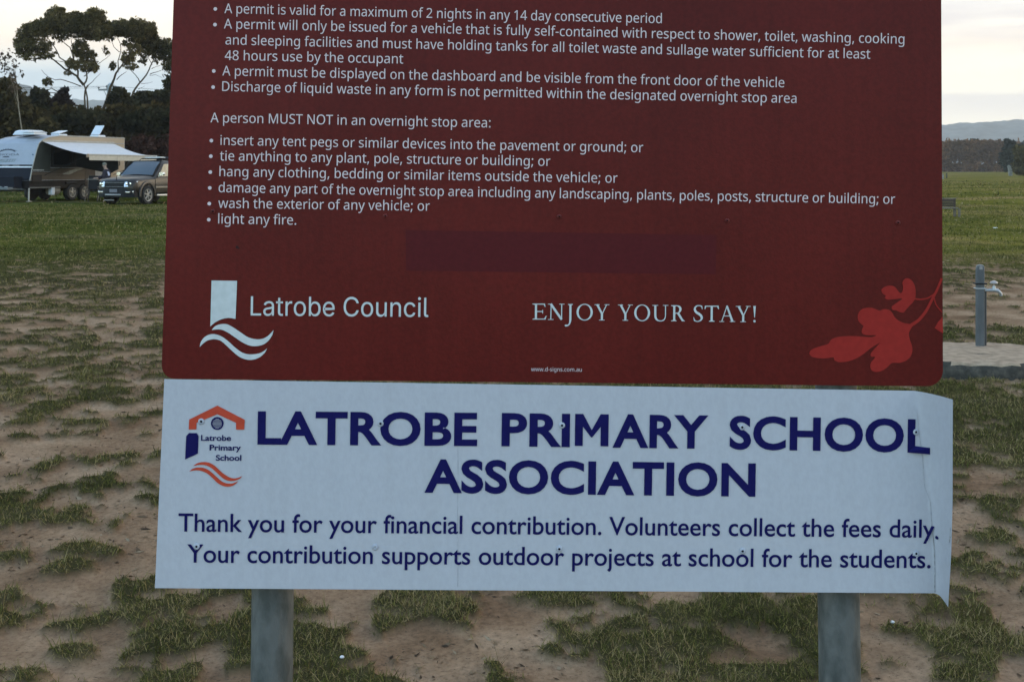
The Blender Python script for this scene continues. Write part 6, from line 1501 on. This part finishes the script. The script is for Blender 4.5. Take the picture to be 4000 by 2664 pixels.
bush('yellow_green_shrub', 'paler yellowish green shrub showing in the thicket under the gum trees', 70.0, [(520, 480, 60, 34, 800), (590, 470, 60, 36, 900), (650, 480, 50, 40, 800), (350, 470, 70, 34, 900), (260, 480, 50, 30, 600)], leaf_mat('yellowish_thicket_leaves', (.014, .014, .008), (.028, .027, .013), (.055, .046, .022), 0.5), .24, .36, 'shrub', clump=12)
# far bank of autumn trees on the right
bt = []
for px in range(900, 4700, 20):
    top = float(np.interp(px, [2900, 3690, 3706, 3750, 3790, 3860, 3900, 3960, 4100, 4700], [550, 560, 551, 549, 552, 550, 551, 560, 556, 545])) + random.uniform(-4, 4)
    bt.append((px, top + 20, 17, 20, 420)); bt.append((px + random.uniform(-7, 7), top + 52, 18, 30, 420)); bt.append((px, 662, 18, 26, 330))
bush('autumn_tree_belt', 'long belt of brown, nearly bare autumn trees across the far edge of the field', 400.0, bt, M_BLT, .55, 1.5, 'trees', kind='stuff', clump=10, spread=.22)
bush('low_round_tree', 'small dark rounded treetop showing above the autumn belt', 410.0, [(3805, 552, 19, 7, 260), (3808, 558, 20, 8, 200)], M_CON, .6, 1.0, 'tree', clump=10)
bush('field_conifer', 'dark ragged conifer at the right end of the autumn belt', 260.0, [(3938, 556, 12, 12, 300), (3955, 560, 10, 8, 160), (3942, 582, 22, 20, 700), (3945, 612, 28, 26, 900), (3950, 640, 34, 26, 900), (3930, 600, 14, 18, 300), (3962, 590, 14, 16, 300)], leaf_mat('grey_green_needles', (.022, .028, .022), (.036, .044, .034), (.055, .062, .048), .2), .5, 1.0, 'conifer', clump=12)
bush('ochre_tree', 'ochre green tree at the right picture edge in front of the dark conifer', 205.0, [(4000, 600, 34, 26, 800), (3985, 588, 20, 12, 250), (4040, 590, 40, 34, 900), (4010, 640, 44, 34, 1000), (4060, 650, 50, 40, 900), (3990, 665, 30, 22, 400)], M_OCH, .4, .8, 'tree', clump=12)
bush('grey_tree', 'grey green tree rising at the far right edge behind the ochre one', 300.0, [(4010, 572, 24, 18, 420), (4060, 560, 44, 34, 900), (4120, 570, 44, 40, 800)], leaf_mat('grey_green_needles2', (.03, .036, .03), (.05, .056, .045), (.07, .075, .06), .2), .5, 1.0, 'tree', clump=12)

# ------------------------------------------------------------------ power pole and wires
def pole():
    D = 120.0; k = D / F
    b = W(1385 * EK, 0, D); o = empty('power_pole', (b.x, D, 0)); tag(o, 'grey power pole with a crossarm, seen between the gum trunks', 'power pole')
    m_ = mat('grey_pole', (.16, .165, .16), .8, var=.2, scale=2)
    def P(x, y): return W(x * EK, y * EK, D) - Vector((b.x, D, 0))
    zt = P(1385, 1100).z
    mb = MB(); mb.tube([(0, 0, -.2), (0, 0, zt * .5), (0, 0, zt)], [.24, .2, .15], 10); mb.build('pole', m_, o, smooth=True)
    za = P(0, 1152).z
    mb = MB(); mb.box(((P(1265, 0).x + P(1490, 0).x) / 2, -.2, za), (P(1490, 0).x - P(1265, 0).x, .14, .16)); mb.tube([(P(1330, 0).x, -.2, za), (0, -.16, za - .9)], .035, 5); mb.build('crossarm', m_, o)
    ins = []
    for x, yt in ((1268, 1128), (1374, 1104), (1484, 1110)):
        q = P(x, yt); mb = MB(); mb.lathe((q.x, -.2, za + .08), [(.05, 0), (.05, .15), (.13, .17), (.13, q.z - za - .1), (.06, q.z - za)], 10); mb.build('insulator', mat('dark_insulator', (.06, .06, .06), .5), o, smooth=True); ins.append(Vector((b.x, D, 0)) + Vector((q.x, -.2, q.z)))
    tr = MB(); tr.lathe((P(1420, 0).x, -.1, P(0, 1300).z), [(.05, 0), (.36, .05), (.36, 1.7), (.2, 1.85), (.05, 1.9)], 14); tr.build('transformer', mat('pale_grey_tank', (.28, .30, .31), .6), o, smooth=True)
    for i, (p, lab) in enumerate(zip(ins, ('thin overhead wire from the left insulator of the power pole', 'thin overhead wire from the middle insulator of the power pole', 'thin overhead wire from the right insulator of the power pole'))):
        a = Vector((p.x - 62, p.y - 8 + i, p.z + 1.2 + .3 * i)); c = Vector((p.x + 70, p.y + 10, p.z - 1.0))
        mb = MB()
        for s, e in ((a, p), (p, c)):
            mb.tube([s.lerp(e, t) - Vector((0, 0, 4 * .9 * t * (1 - t))) for t in np.linspace(0, 1, 11)], .010, 4)
        w = mb.build('power_line', mat('black_wire', (.03, .03, .03), .6), None); tag(w, lab, 'wire', 'wires of the power pole')
pole()

# ------------------------------------------------------------------ air
def haze():
    mb = MB(); mb.box((0, 0, 104.0), (6900, 6900, 214))
    m = bpy.data.materials.new('haze'); m.use_nodes = True; t = m.node_tree
    for n in list(t.nodes): 
        if n.type != 'OUTPUT_MATERIAL': t.nodes.remove(n)
    v = t.nodes.new('ShaderNodeVolumePrincipled'); v.inputs['Color'].default_value = (.98, .96, .94, 1); v.inputs['Density'].default_value = HAZE_DENSITY; v.inputs['Anisotropy'].default_value = 0.2
    t.links.new(v.outputs[0], t.nodes['Material Output'].inputs['Volume'])
    o = mb.build('haze', m); tag(o, kind='stuff')
HAZE_DENSITY = 0.00019
haze()
